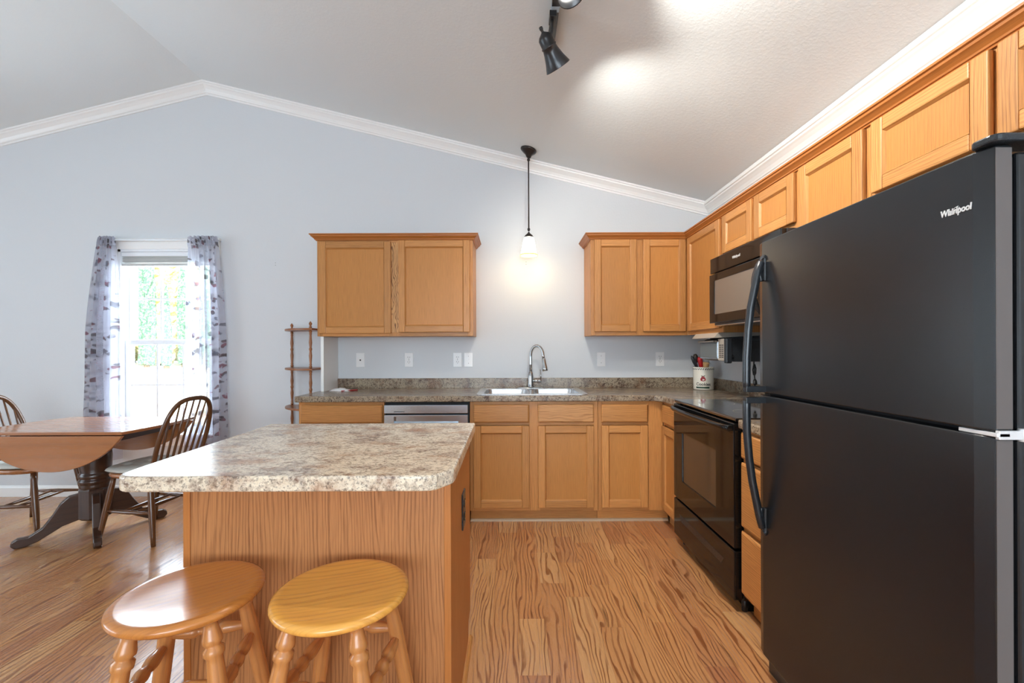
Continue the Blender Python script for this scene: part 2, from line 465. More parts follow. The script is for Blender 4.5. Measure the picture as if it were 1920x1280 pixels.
# ------------------------------------------------------------------ mesh builder
class MB:
    def __init__(s):
        s.v = []
        s.f = []
        s.uv = []
        s.tone = []
        s.sm = []
        s.mi = []

    def face(s, idx, uvs, tone=0.5, smooth=False, mi=0):
        s.f.append(idx)
        s.uv.append(uvs)
        s.tone.append(tone)
        s.sm.append(smooth)
        s.mi.append(mi)

    def box(s, x0, x1, y0, y1, z0, z1, g='z', tone=None, mi=0):
        if tone is None:
            tone = random.random()
        ou, ov = random.uniform(0, 50), random.uniform(0, 50)
        b = len(s.v)
        P = [(x0, y0, z0), (x1, y0, z0), (x1, y1, z0), (x0, y1, z0), (x0, y0, z1), (x1, y0, z1), (x1, y1, z1), (x0, y1, z1)]
        s.v += P
        gi = 'xyz'.index(g)
        for q, ax in (((0, 3, 2, 1), 2), ((4, 5, 6, 7), 2), ((0, 1, 5, 4), 1), ((2, 3, 7, 6), 1), ((1, 2, 6, 5), 0), ((3, 0, 4, 7), 0)):
            others = [i for i in range(3) if i != ax]
            if gi in others:
                u_i = gi
                v_i = [i for i in others if i != gi][0]
            else:
                u_i, v_i = others
            s.face([b + i for i in q], [(P[i][u_i] + ou, P[i][v_i] + ov) for i in q], tone, False, mi)
        return s

    def quad(s, pts, smooth=False, mi=0, uvs=None, tone=0.5):
        b = len(s.v)
        s.v += [tuple(p) for p in pts]
        if uvs is None:
            a = Vector(pts[1]) - Vector(pts[0])
            d = Vector(pts[-1]) - Vector(pts[0])
            la, ld = a.length, d.length
            uvs = [(0, 0), (la, 0), (la, ld), (0, ld)] if len(pts) == 4 else [(0, 0)] * len(pts)
        s.face(list(range(b, b + len(pts))), uvs, tone, smooth, mi)

    def rings(s, rings, closed=True, cap0=True, cap1=True, smooth=True, mi=0, tone=None, uvrot=False):
        """list of equal-length point rings"""
        if tone is None:
            tone = random.random()
        ou, ov = random.uniform(0, 50), random.uniform(0, 50)
        n = len(rings[0])
        b = len(s.v)
        for r in rings:
            s.v += [tuple(p) for p in r]
        ul = [0.0]
        for i in range(1, len(rings)):
            c0 = sum((Vector(p) for p in rings[i - 1]), Vector()) / n
            c1 = sum((Vector(p) for p in rings[i]), Vector()) / n
            ul.append(ul[-1] + max((c1 - c0).length, (Vector(rings[i][0]) - Vector(rings[i - 1][0])).length))
        big = max(rings, key=lambda r: (Vector(r[0]) - Vector(r[n // 2])).length)
        vl = [0.0]
        for j in range(1, n + 1):
            vl.append(vl[-1] + (Vector(big[j % n]) - Vector(big[j - 1])).length)
        m = n if closed else n - 1
        for i in range(len(rings) - 1):
            for j in range(m):
                k = (j + 1) % n
                s.face([b + i * n + j, b + i * n + k, b + (i + 1) * n + k, b + (i + 1) * n + j],
                       [(ul[i] + ou, vl[j] + ov), (ul[i] + ou, vl[j + 1] + ov), (ul[i + 1] + ou, vl[j + 1] + ov), (ul[i + 1] + ou, vl[j] + ov)],
                       tone, smooth, mi)
        if closed and n > 2:
            for flag, i, rev in ((cap0, 0, True), (cap1, len(rings) - 1, False)):
                if flag:
                    idx = [b + i * n + j for j in range(n)]
                    if rev:
                        idx.reverse()
                    P = [s.v[q] for q in idx]
                    ex = [max(p[a] for p in P) - min(p[a] for p in P) for a in range(3)]
                    a0, a1 = sorted(range(3), key=lambda a: -ex[a])[:2]
                    a0, a1 = min(a0, a1), max(a0, a1)
                    s.face(idx, [(p[a0] + ou, p[a1] + ov) for p in P], tone, False, mi)
        return s

    def lathe(s, prof, center=(0, 0, 0), seg=24, p1=None, smooth=True, mi=0, tone=None, cap0=True, cap1=True):
        """prof: (h, r) along +Z from center, or along center->p1 when p1 is given with h as 0..1"""
        c = Vector(center)
        if p1 is None:
            ax, L = Vector((0, 0, 1)), 1.0
        else:
            ax = Vector(p1) - c
            L = ax.length
            ax.normalize()
        t = Vector((1, 0, 0)) if abs(ax.x) < 0.8 else Vector((0, 1, 0))
        e1 = (t - ax * t.dot(ax)).normalized()
        e2 = ax.cross(e1)
        rs = []
        for h, r in prof:
            o = c + ax * (h * L)
            rs.append([o + (e1 * math.cos(2 * PI * j / seg) + e2 * math.sin(2 * PI * j / seg)) * max(r, 1e-5) for j in range(seg)])
        return s.rings(rs, True, cap0, cap1, smooth, mi, tone)

    def tube(s, pts, r, seg=10, mi=0, smooth=True, sx=1.0, up=None, tone=None):
        pts = [Vector(p) for p in pts]
        rad = r if isinstance(r, (list, tuple)) else [r] * len(pts)
        rs = []
        prev = Vector(up) if up else None
        for i, p in enumerate(pts):
            d = (pts[min(i + 1, len(pts) - 1)] - pts[max(i - 1, 0)]).normalized()
            if prev is None:
                t = Vector((0, 0, 1)) if abs(d.z) < 0.9 else Vector((1, 0, 0))
                e1 = (t - d * t.dot(d)).normalized()
            else:
                e1 = (prev - d * prev.dot(d)).normalized()
            prev = e1
            e2 = d.cross(e1)
            rs.append([p + (e1 * math.cos(2 * PI * j / seg) * sx + e2 * math.sin(2 * PI * j / seg)) * rad[i] for j in range(seg)])
        return s.rings(rs, True, True, True, smooth, mi, tone)

    def prism(s, poly, z0, z1, mi=0, tone=None, g=0, plane='xy', smooth_side=False):
        """poly CCW list; plane gives which two axes, extruded along the third"""
        if tone is None:
            tone = random.random()
        def P(a, b_, c):
            return {'xy': (a, b_, c), 'xz': (a, c, b_), 'yz': (c, a, b_)}[plane]
        n = len(poly)
        b = len(s.v)
        ou, ov = random.uniform(0, 50), random.uniform(0, 50)
        s.v += [P(a, c, z0) for a, c in poly] + [P(a, c, z1) for a, c in poly]
        uvp = [(p[g] + ou, p[1 - g] + ov) for p in poly]
        s.face([b + i for i in reversed(range(n))], [uvp[i] for i in reversed(range(n))], tone, False, mi)
        s.face([b + n + i for i in range(n)], uvp, tone, False, mi)
        per = 0
        for i in range(n):
            j = (i + 1) % n
            L = math.hypot(poly[j][0] - poly[i][0], poly[j][1] - poly[i][1])
            s.face([b + i, b + j, b + n + j, b + n + i], [(per + ou, z0), (per + L + ou, z0), (per + L + ou, z1), (per + ou, z1)], tone, smooth_side, mi)
            per += L
        return s

    def build(s, name, mats, parent=None, bevel=0.0, seg=2, subsurf=0, angle=35):
        me = bpy.data.meshes.new(name)
        me.from_pydata(s.v, [], s.f)
        if not isinstance(mats, (list, tuple)):
            mats = [mats]
        for m in mats:
            me.materials.append(m)
        u = me.uv_layers.new(name='UVMap')
        t = me.uv_layers.new(name='tone')
        k = 0
        for i, p in enumerate(me.polygons):
            p.use_smooth = s.sm[i]
            p.material_index = s.mi[i]
            for c in range(len(s.f[i])):
                u.data[k].uv = s.uv[i][c]
                t.data[k].uv = (s.tone[i], 0)
                k += 1
        bm = bmesh.new()
        bm.from_mesh(me)
        bmesh.ops.recalc_face_normals(bm, faces=bm.faces)
        bm.to_mesh(me)
        bm.free()
        me.update()
        o = bpy.data.objects.new(name, me)
        COL.objects.link(o)
        if parent:
            o.parent = parent
        if bevel:
            md = o.modifiers.new('bevel', 'BEVEL')
            md.width = bevel
            md.segments = seg
            md.limit_method = 'ANGLE'
            md.angle_limit = math.radians(angle)
            md.harden_normals = False
        if subsurf:
            md = o.modifiers.new('sub', 'SUBSURF')
            md.levels = subsurf
            md.render_levels = subsurf
        return o


def slab_holes(outer, holes, d0, d1, plane='xy'):
    """prism of a polygon with holes, as an MB"""
    bm = bmesh.new()
    def P(a, b_, c):
        return {'xy': (a, b_, c), 'xz': (a, c, b_), 'yz': (c, a, b_)}[plane]
    for loop in [outer] + holes:
        vs = [bm.verts.new(P(a, c, d0)) for a, c in loop]
        for i in range(len(vs)):
            bm.edges.new((vs[i], vs[(i + 1) % len(vs)]))
    bmesh.ops.triangle_fill(bm, use_beauty=True, use_dissolve=False, edges=bm.edges[:])
    mb = MB()
    bm.verts.ensure_lookup_table()
    n = len(bm.verts)
    base = [v.co.copy() for v in bm.verts]
    off = Vector(P(0, 0, d1 - d0))
    mb.v = [tuple(c) for c in base] + [tuple(c + off) for c in base]
    ax = {'xy': (0, 1), 'xz': (0, 2), 'yz': (1, 2)}[plane]
    for f in bm.faces:
        idx = [v.index for v in f.verts]
        uv = [(base[i][ax[0]], base[i][ax[1]]) for i in idx]
        mb.face(idx, uv)
        mb.face([i + n for i in reversed(idx)], list(reversed(uv)))
    for e in bm.edges:
        if len(e.link_faces) == 1:
            a, b_ = e.verts[0].index, e.verts[1].index
            mb.face([a, b_, b_ + n, a + n], [(0, 0), (0.1, 0), (0.1, 0.1), (0, 0.1)])
    bm.free()
    return mb


def empty(name, loc=(0, 0, 0), rz=0.0):
    o = bpy.data.objects.new(name, None)
    o.empty_display_size = 0.1
    COL.objects.link(o)
    o.location = loc
    o.rotation_euler = (0, 0, rz)
    return o


def tag(o, label=None, cat=None, group=None, kind=None):
    if label: o['label'] = label
    if cat: o['category'] = cat
    if group: o['group'] = group
    if kind: o['kind'] = kind
    return o


def thing(name, label, cat, loc=(0, 0, 0), rz=0.0, group=None):
    return tag(empty(name, loc, rz), label, cat, group)


def struct(o):
    o['kind'] = 'structure'
    return o


def copy_tree(o, parent=None):
    c = o.copy()
    COL.objects.link(c)
    if parent:
        c.parent = parent
    for ch in list(o.children):
        copy_tree(ch, c)
    return c


def text_part(name, body, size, mat, parent, loc, rot, ext=0.0006, sx=1.0, shear=0.0, bold=0.0):
    cu = bpy.data.curves.new(name, 'FONT')
    cu.body = body
    cu.size = size
    cu.extrude = ext
    cu.offset = bold
    cu.shear = shear
    cu.align_x = 'CENTER'
    cu.align_y = 'CENTER'
    tmp = bpy.data.objects.new(name, cu)
    COL.objects.link(tmp)
    bpy.context.view_layer.update()
    dg = bpy.context.evaluated_depsgraph_get()
    me = bpy.data.meshes.new_from_object(tmp.evaluated_get(dg))
    bpy.data.objects.remove(tmp)
    me.materials.clear()
    me.materials.append(mat)
    for v in me.vertices:
        v.co.x *= sx
    o = bpy.data.objects.new(name, me)
    COL.objects.link(o)
    o.parent = parent
    o.location = loc
    o.rotation_euler = rot
    return o


# ================================================================== setting
YB = 3.73      # back wall face
XR = 1.69      # right wall face
XL = -6.90
YR = -3.60
RX, RZ, SL = -2.60, 3.52, 0.245   # ridge position, height, slope
def ceil_z(x): return RZ - SL * abs(x - RX)

# floor of individual planks
fl = MB()
fl.box(XL - .2, XR + .2, YR - .2, YB + .2, -0.03, -0.0012, 'y', 0.5)
pw = 0.1205
x = 0.026 - pw * 60
while x < XR + 0.1:
    if x + pw > XL - 0.1:
        y = YR - 0.1 - random.uniform(0, 1.0)
        while y < YB + 0.1:
            L = random.choice([0.35, 0.5, 0.65, 0.8, 1.0, 1.2])
            tone = random.random()
            ou, ov = random.uniform(0, 90), random.uniform(0, 90)
            x0, x1, y0, y1 = x + .0004, x + pw - .0004, y + .0004, min(y + L, YB + .1) - .0004
            b = len(fl.v)
            fl.v += [(x0, y0, 0), (x1, y0, 0), (x1, y1, 0), (x0, y1, 0)]
            fl.face([b, b + 1, b + 2, b + 3], [(y0 + ou, x0 + ov), (y0 + ou, x1 + ov), (y1 + ou, x1 + ov), (y1 + ou, x0 + ov)], tone)
            y += L
    x += pw
struct(fl.build('floor', M['floor']))

WX0, WX1, WZ0, WZ1 = -3.37, -2.56, 0.53, 2.11
outer = [(XL - .15, -0.02), (XR + .15, -0.02), (XR + .15, ceil_z(XR + .15) + .1), (RX, RZ + .1), (XL - .15, ceil_z(XL - .15) + .1)]
hole = [(WX0, WZ0), (WX1, WZ0), (WX1, WZ1), (WX0, WZ1)]
struct(slab_holes(outer, [hole], YB, YB + .14, 'xz').build('wall_back', M['wall']))
outer_r = [(a, c) for a, c in outer]
struct(slab_holes(outer_r, [[(-2.1, 0.35), (1.5, 0.35), (1.5, 2.35), (-2.1, 2.35)]], YR - .14, YR, 'xz').build('wall_rear', M['wall']))
mb = MB(); mb.box(XR, XR + .14, YR - .1, YB + .1, -.02, ceil_z(XR) + .1, 'z', .5)
struct(mb.build('wall_right', M['wall']))
struct(slab_holes([(YR - .1, -.02), (YB + .1, -.02), (YB + .1, ceil_z(XL) + .1), (YR - .1, ceil_z(XL) + .1)],
                  [[(-1.5, .45), (1.9, .45), (1.9, 2.15), (-1.5, 2.15)]], XL - .14, XL, 'yz').build('wall_left', M['wall']))
mb = MB()
mb.prism([(RX, RZ), (XR + .2, ceil_z(XR + .2)), (XR + .2, ceil_z(XR + .2) + .1), (RX, RZ + .12), (XL - .2, ceil_z(XL - .2) + .1), (XL - .2, ceil_z(XL - .2))][::-1],
         YR - .2, YB + .15, plane='xz', tone=.5)
struct(mb.build('ceiling', M['ceiling']))

# white crown on back wall following the slopes, and on the right wall
CP = [(0.0, 0.095), (0.008, 0.095), (0.010, 0.082), (0.018, 0.078), (0.020, 0.070), (0.030, 0.052), (0.046, 0.034), (0.056, 0.026), (0.058, 0.016), (0.066, 0.012), (0.068, -0.012), (0.0, -0.012)]
def crown_ring(x, z): return [(x, YB - a, z - b_) for a, b_ in CP]
mb = MB()
mb.rings([crown_ring(XL, ceil_z(XL)), crown_ring(RX, RZ)], smooth=False)
mb.rings([crown_ring(RX, RZ), crown_ring(XR, ceil_z(XR))], smooth=False)
struct(mb.build('trim_1', M['trim']))
mb = MB()
zc = ceil_z(XR)
mb.rings([[(XR - a, YB - .0, zc - b_) for a, b_ in CP], [(XR - a, YR, zc - b_ ) for a, b_ in CP]], smooth=False)
struct(mb.build('trim_2', M['trim']))
# baseboards
BBP = [(0, 0), (0.014, 0), (0.014, 0.075), (0.010, 0.085), (0.006, 0.092), (0, 0.094)]
mb = MB(); mb.rings([[(XL, YB - a, b_) for a, b_ in BBP], [(-1.9, YB - a, b_) for a, b_ in BBP]], smooth=False)
mb.rings([[(-1.9, YB - a, b_) for a, b_ in BBP], [(-1.53, YB - a, b_) for a, b_ in BBP]], smooth=False)
struct(mb.build('baseboard_back', M['trim']))
mb = MB(); mb.rings([[(XL + a, YR, b_) for a, b_ in BBP], [(XL + a, YB, b_) for a, b_ in BBP]], smooth=False)
struct(mb.build('baseboard_left', M['trim']))

# added unseen roof and side wall outside the rear opening block direct sun
mb = MB(); mb.box(-6.0, 5.0, YR - 5.2, YR - .15, 2.55, 2.70, 'x', .5)
mb.box(2.2, 2.35, YR - 5.2, YR - .15, -.45, 2.549, 'y', .5)
struct(mb.build('wall_sun_block', M['trim']))

# ---- window_1 in the back wall (double hung)
win = struct(empty('window_1', (0, 0, 0)))
cs = MB()
cw = 0.068
for (a0, a1, c0, c1, g) in ((WX0 - cw, WX0, WZ0 - .02, WZ1 + cw, 'z'), (WX1, WX1 + cw, WZ0 - .02, WZ1 + cw, 'z'), (WX0, WX1, WZ1, WZ1 + cw, 'x')):
    cs.box(a0, a1, YB - .018, YB, c0, c1, g)
cs.box(WX0 - cw - .01, WX1 + cw + .01, YB - .03, YB, WZ1 + cw, WZ1 + cw + .018)
cs.box(WX0 - cw, WX1 + cw, YB - .014, YB, WZ0 - .10, WZ0 - .02, 'x')
cs.build('casing', M['trim'], win, bevel=.003)
mb = MB(); mb.box(WX0 - cw - .02, WX1 + cw + .02, YB - .05, YB + .06, WZ0 - .02, WZ0 + .004, 'x')
mb.build('window_sill', M['trim'], win, bevel=.004)
jb = MB()
jb.box(WX0, WX0 + .02, YB, YB + .14, WZ0, WZ1); jb.box(WX1 - .02, WX1, YB, YB + .14, WZ0, WZ1)
jb.box(WX0, WX1, YB, YB + .14, WZ1 - .02, WZ1); jb.box(WX0, WX1, YB + .03, YB + .14, WZ0, WZ0 + .02)
jb.build('jamb', M['vinyl'], win)
zm = 1.315
def sash(y0, z0, z1, nm, stile):
    s = MB()
    xa, xb = WX0 + .02, WX1 - .02
    s.box(xa, xa + stile, y0, y0 + .03, z0, z1); s.box(xb - stile, xb, y0, y0 + .03, z0, z1)
    s.box(xa + stile, xb - stile, y0, y0 + .03, z1 - .04, z1, 'x'); s.box(xa + stile, xb - stile, y0, y0 + .03, z0, z0 + .045, 'x')
    o = s.build('sash', M['vinyl'], win, bevel=.003)
    gz0, gz1, gx0, gx1 = z0 + .045, z1 - .04, xa + stile, xb - stile
    g = MB(); g.box(gx0, gx1, y0 + .012, y0 + .016, gz0, gz1)
    g.build('pane', M['glass'], o)
    q = MB()
    for i in (1, 2):
        xx = gx0 + (gx1 - gx0) * i / 3
        q.box(xx - .008, xx + .008, y0 + .006, y0 + .022, gz0, gz1)
    zz = (gz0 + gz1) / 2
    q.box(gx0, gx1, y0 + .005, y0 + .023, zz - .008, zz + .008, 'x')
    q.build('muntin', M['vinyl'], o)
sash(YB + .085, zm - .02, WZ1 - .02, 'upper', .055)
sash(YB + .045, WZ0 + .02, zm + .02, 'lower', .045)

# rear and left openings: frames and panes (added fill lamps stand just inside)
for k, (nm, plane) in enumerate((('window_2', 'rear'), ('window_3', 'left'))):
    w = struct(empty(nm))
    f = MB(); g = MB()
    if plane == 'rear':
        for i in range(4):
            a = -2.1 + i * 3.6 / 3
            f.box(a - .03, a + .03, YR - .1, YR - .04, .35, 2.35)
        for zz in (.35, 2.35): f.box(-2.13, 1.53, YR - .1, YR - .04, zz - .03, zz + .03, 'x')
        g.box(-2.1, 1.5, YR - .075, YR - .07, .35, 2.35)
    else:
        for i in range(4):
            a = -1.5 + i * 3.4 / 3
            f.box(XL - .1, XL - .04, a - .03, a + .03, .45, 2.15)
        for zz in (.45, 2.15): f.box(XL - .1, XL - .04, -1.53, 1.93, zz - .03, zz + .03, 'y')
        g.box(XL - .075, XL - .07, -1.5, 1.9, .45, 2.15)
    f.build('window_frame', M['vinyl'], w)
    g.build('pane', M['glass'], w)

# ================================================================== outside
mb = MB(); mb.box(-140, 60, YB + .5, 120, -.6, -.45)
tag(struct(mb.build('ground', M['grass'])))
def tree(name, label, cat, x, y, h, r, mat, shape, group):
    rnd = random.Random(int(x * 31 + y * 7))
    t = thing(name, label, cat, (x, y, -.45), 0, group)
    m = MB(); nr, ns = 34, 30
    rs = []
    for i in range(nr + 1):
        u = i / nr
        if shape == 'cone': rad = r * (math.sin(PI * min(1, u * 1.3 + .22) / 2) ** .5) * (1 - u) ** .62
        else: rad = r * math.sin(PI * min(.999, .06 + .94 * u)) ** .55
        rad = max(rad, .02)
        ring = []
        for j in range(ns):
            a = 2 * PI * j / ns
            k = 1 + rnd.uniform(-.22, .22)
            ring.append((rad * k * math.cos(a), rad * k * math.sin(a), .3 + u * h + rnd.uniform(-.12, .12)))
        rs.append(ring)
    m.rings(rs, smooth=False)
    m.build('foliage', mat, t)
    m = MB(); m.lathe([(0, .22), (1.2, .16)], (0, 0, 0), 10)
    m.build('trunk', M['bark'], t)
    return t
# direction through the window: x/y between about -0.87 and -0.68
for i, (ratio, y, h, r) in enumerate(((-.895, 41, 14, .8), (-.838, 43, 16, .95), (-.793, 40, 7.5, .55), (-.752, 43, 15, .75), (-.690, 41, 14, .9))):
    lab = ['narrow dark evergreen at far left beyond the curtain', 'tall dark green evergreen seen in the left panes of the window', 'slim green evergreen seen by the middle bar of the window',
           'dark green evergreen seen beside the right curtain', 'dark green evergreen behind the right curtain'][i]
    tree('evergreen_tree', lab, 'tree', ratio * y, y, h, r, M['evergreen'], 'cone', 'evergreens beyond the lawn')
for i, (ratio, y, h, r) in enumerate(((-.94, 48, 15, 2.6), (-.868, 58, 17, 2.6), (-.81, 48, 16, 2.6), (-.755, 58, 18, 2.6), (-.695, 51, 16, 2.2), (-.64, 58, 17, 2.6))):
    lab = ['pale yellow leafy tree at far left beyond the window', 'pale yellow leafy tree left of the tall evergreen', 'pale yellow leafy tree right of the tall evergreen',
           'pale yellow leafy tree between two evergreens in the middle panes', 'pale yellow leafy tree behind the right evergreen', 'pale yellow leafy tree at far right behind the curtain'][i]
    tree('leafy_tree', lab, 'tree', ratio * y, y, h, r, M['yellow_tree'], 'round', 'yellow trees beyond the lawn')

# ================================================================== cabinets
def make_door(parent, x0, x1, z0, z1, name='door', fw=.052, front=-.021):
    d = MB()
    y0, y1 = front, -.001
    d.box(x0, x0 + fw, y0, y1, z0, z1, 'z'); d.box(x1 - fw, x1, y0, y1, z0, z1, 'z')
    d.box(x0 + fw, x1 - fw, y0, y1, z1 - fw, z1, 'x'); d.box(x0 + fw, x1 - fw, y0, y1, z0, z0 + fw, 'x')
    ix0, ix1, iz0, iz1 = x0 + fw, x1 - fw, z0 + fw, z1 - fw
    e, yd = .008, y0 + .012
    A = [(ix0, y0 + .001, iz0), (ix1, y0 + .001, iz0), (ix1, y0 + .001, iz1), (ix0, y0 + .001, iz1)]
    B = [(ix0 + e, yd, iz0 + e), (ix1 - e, yd, iz0 + e), (ix1 - e, yd, iz1 - e), (ix0 + e, yd, iz1 - e)]
    for i in range(4):
        j = (i + 1) % 4
        d.quad([A[i], A[j], B[j], B[i]])
    o = d.build(name, M['oak'], parent, bevel=.0045, seg=2)
    p = MB()
    p.box(ix0, ix1, yd - .0005, yd + .005, iz0, iz1, 'z')
    p.build('panel', M['oak_panel'], o)
    return o


def make_drawer(parent, x0, x1, z0, z1, front=-.021, mat='oak'):
    d = MB()
    e = .009
    A = [(x0, -.001, z0), (x1, -.001, z0), (x1, -.001, z1), (x0, -.001, z1)]
    B = [(x0, front + .007, z0), (x1, front + .007, z0), (x1, front + .007, z1), (x0, front + .007, z1)]
    C = [(x0 + e, front, z0 + e), (x1 - e, front, z0 + e), (x1 - e, front, z1 - e), (x0 + e, front, z1 - e)]
    tone = random.random(); ou, ov = random.uniform(0, 50), random.uniform(0, 50)
    b = len(d.v); d.v += A + B + C
    uvf = lambda i: (d.v[i][0] + ou, d.v[i][2] + ov)
    for r in (0, 4):
        for i in range(4):
            j = (i + 1) % 4
            idx = [b + r + i, b + r + j, b + r + 4 + j, b + r + 4 + i]
            d.face(idx, [uvf(q) for q in idx], tone)
    for idx in ([b + 8, b + 9, b + 10, b + 11], [b + 3, b + 2, b + 1, b]):
        d.face(idx, [uvf(q) for q in idx], tone)
    return d.build('drawer_front', M[mat], parent, bevel=.0015)


def cabinet(name, label, cat, loc, rz, w, z0, z1, depth, stiles, rails, doors=(), drawers=(), toe=None, group=None, drawer_mats=None, feature=None, ctop=None, toe_ext=0.0):
    """front plane at local y=0, facing -y; z0..z1 face; stiles [(x0,x1)], rails [(z0,z1)]"""
    t = thing(name, label, cat, loc, rz, group)
    c = MB(); c.box(0.0005, w - .0005, .0195, depth, z0, ctop or z1, 'z')
    if toe:
        c.box(0.0005, w - .0005 + toe_ext, toe, depth, 0.0, z0 + .001 - (.002 if toe_ext else 0), 'x')
    c.build('carcass', M['oak'], t)
    f = MB()
    for k, (a, b_) in enumerate(stiles):
        if feature is not None and k == feature: continue
        f.box(a, b_, 0, .019, z0, z1, 'z')
    xs = sorted(stiles)
    for (a, b_) in rails:
        for i in range(len(xs) - 1):
            f.box(xs[i][1], xs[i + 1][0], .0003, .019, a, b_, 'x')
    f.build('face_frame', M['oak'], t, bevel=.001, seg=1)
    if feature is not None:
        a, b_ = stiles[feature]
        q = MB(); q.box(a, b_, -.0003, .019, z0 + .03, z1 - .03, 'z', .7)
        o = q.build('center_stile', M['oak_grainy'], t); o['label'] = 'centre stile with bold wavy oak grain'
        for za, zb in ((z0, z0 + .03), (z1 - .03, z1)):
            q = MB(); q.box(a, b_, 0, .019, za, zb, 'z'); q.build('stile_end', M['oak'], t)
    for d in doors: make_door(t, *d)
    for k, d in enumerate(drawers): make_drawer(t, *d, mat=(drawer_mats[k] if drawer_mats else 'oak'))
    return t


UF, UZ0, UZ1 = 3.42, 1.35, 2.115       # upper face plane, bottom, top
DZ0, DZ1 = 1.379, 2.097
X0 = -1.527
cabinet('wall_cabinet', 'oak two-door wall cabinet hanging alone left of the pendant lamp', 'cabinet', (X0, UF, 0), 0, 1.222, UZ0, UZ1, YB - UF - .001,
        [(0, .04), (.565, .653), (1.182, 1.222)], [(UZ0, UZ0 + .045), (UZ1 - .045, UZ1)],
        doors=[(.022, .583, DZ0 - .008, DZ1 - .008), (.640, 1.200, DZ0, DZ1)], feature=1)
cabinet('wall_cabinet', 'oak wall cabinet with two narrow doors right of the pendant lamp', 'cabinet', (.619, UF, 0), 0, .762, UZ0, UZ1, YB - UF - .001,
        [(0, .04), (.355, .42), (.735, .762)], [(UZ0, UZ0 + .045), (UZ1 - .045, UZ1)],
        doors=[(.027, .357, DZ0, DZ1), (.408, .741, DZ0, DZ1)])
XUF = 1.381
RU = -PI / 2
def right_upper(label, yfar, ynear, z0, doors, stiles, ufront=XUF):
    w = yfar - ynear
    return cabinet('wall_cabinet', label, 'cabinet', (XUF, yfar, 0), RU, w, z0, UZ1, XR - XUF - .001, stiles, [(z0, z0 + .04), (UZ1 - .045, UZ1)],
                   doors=[(a, b_, z0 + .029, DZ1) for a, b_ in doors])
right_upper('oak corner wall cabinet with one door, left of the microwave', 3.418, 2.845, UZ0, [(.035, .555)], [(0, .05), (.54, .573)])
right_upper('short oak two-door wall cabinet above the microwave', 2.843, 2.090, 1.826, [(.018, .365), (.392, .735)], [(0, .04), (.35, .405), (.72, .753)])
right_upper('tall oak one-door wall cabinet between microwave and refrigerator cabinets', 2.088, 1.672, UZ0, [(.018, .396)], [(0, .04), (.376, .416)])
right_upper('short oak two-door wall cabinet above the refrigerator', 1.670, .800, 1.800, [(.018, .427), (.449, .855)], [(0, .04), (.412, .466), (.83, .870)])

# wood crown on the cabinet tops
WP = [(0.001, 2.099), (0.008, 2.099), (0.010, 2.104), (0.015, 2.106), (0.017, 2.112), (0.030, 2.124), (0.036, 2.128), (0.038, 2.136), (0.045, 2.139), (0.045, 2.147), (0.001, 2.147)]
def wood_crown(path, mb):
    """path in XY, profile offset to the left-hand normal side"""
    n = len(path)
    rs = []
    for i in range(n):
        p = Vector(path[i])
        ds = []
        if i > 0: ds.append((p - Vector(path[i - 1])).normalized())
        if i < n - 1: ds.append((Vector(path[i + 1]) - p).normalized())
        ns = [Vector((d.y, -d.x)) for d in ds]
        if len(ns) == 2:
            b_ = (ns[0] + ns[1]); b_ = b_ / (b_.dot(ns[0]))
        else: b_ = ns[0]
        rs.append([(p.x + b_.x * a, p.y + b_.y * a, z) for a, z in WP])
    for i in range(n - 1):
        mb.rings([rs[i], rs[i + 1]], smooth=False)
mb = MB(); wood_crown([(X0 - .0, YB - .002), (X0, UF), (X0 + 1.222, UF), (X0 + 1.222, YB - .002)], mb)
tag(mb.build('crown_molding', M['oak_crown']), 'oak crown molding along the top of the lone wall cabinet', 'molding')
mb = MB(); wood_crown([(.619, YB - .002), (.619, UF), (XUF, UF), (XUF, .800)], mb)
tag(mb.build('crown_molding', M['oak_crown']), 'long oak crown molding along the corner cabinets up to the refrigerator', 'molding')

# ---- base cabinets
BF, BZ0, BZ1 = 3.12, .088, .870
DR = (.721, .850)
DD = (.113, .698)
def base(label, x0, x1, stiles, doors=(), drawers=(), mats=None, name='base_cabinet', ctop=None, toe_ext=0.0):
    return cabinet(name, label, 'cabinet', (x0, BF, 0), 0, x1 - x0, BZ0, BZ1, YB - BF - .001, stiles,
                   [(BZ0, BZ0 + .04), (.70, .72), (BZ1 - .03, BZ1)], doors, drawers, toe=.045, drawer_mats=mats, ctop=ctop, toe_ext=toe_ext)
w = .611
base('oak base cabinet with a wide top drawer left of the dishwasher', -1.527, -.916, [(0, .04), (w - .012, w)],
     doors=[(.018, .300, *DD), (.318, .596, *DD)], drawers=[(.018, .602, *DR)])
base('oak sink base cabinet with two false drawers over two doors', -.303, .612, [(0, .03), (.425, .50), (.885, .915)],
     doors=[(.027, .424, *DD), (.486, .885, *DD)], drawers=[(.027, .424, *DR), (.486, .885, *DR)], mats=['oak', 'oak_mid'], ctop=.72)
base('oak base cabinet with one drawer and one narrow door by the corner', .614, 1.0795, [(0, .03), (.36, .4655)],
     doors=[(.022, .352, *DD)], drawers=[(.022, .352, *DR)], toe_ext=.048)
XBF = 1.081
cabinet('base_cabinet', 'narrow oak corner base cabinet just left of the range', 'cabinet', (XBF, 3.118, 0), RU, 3.118 - 2.812, BZ0, BZ1, XR - XBF - .001,
        [(0, .03), (.28, .306)], [(BZ0, BZ0 + .04), (.70, .72), (BZ1 - .03, BZ1)], doors=[(.022, .29, *DD)], drawers=[(.022, .29, *DR)], toe=.045)
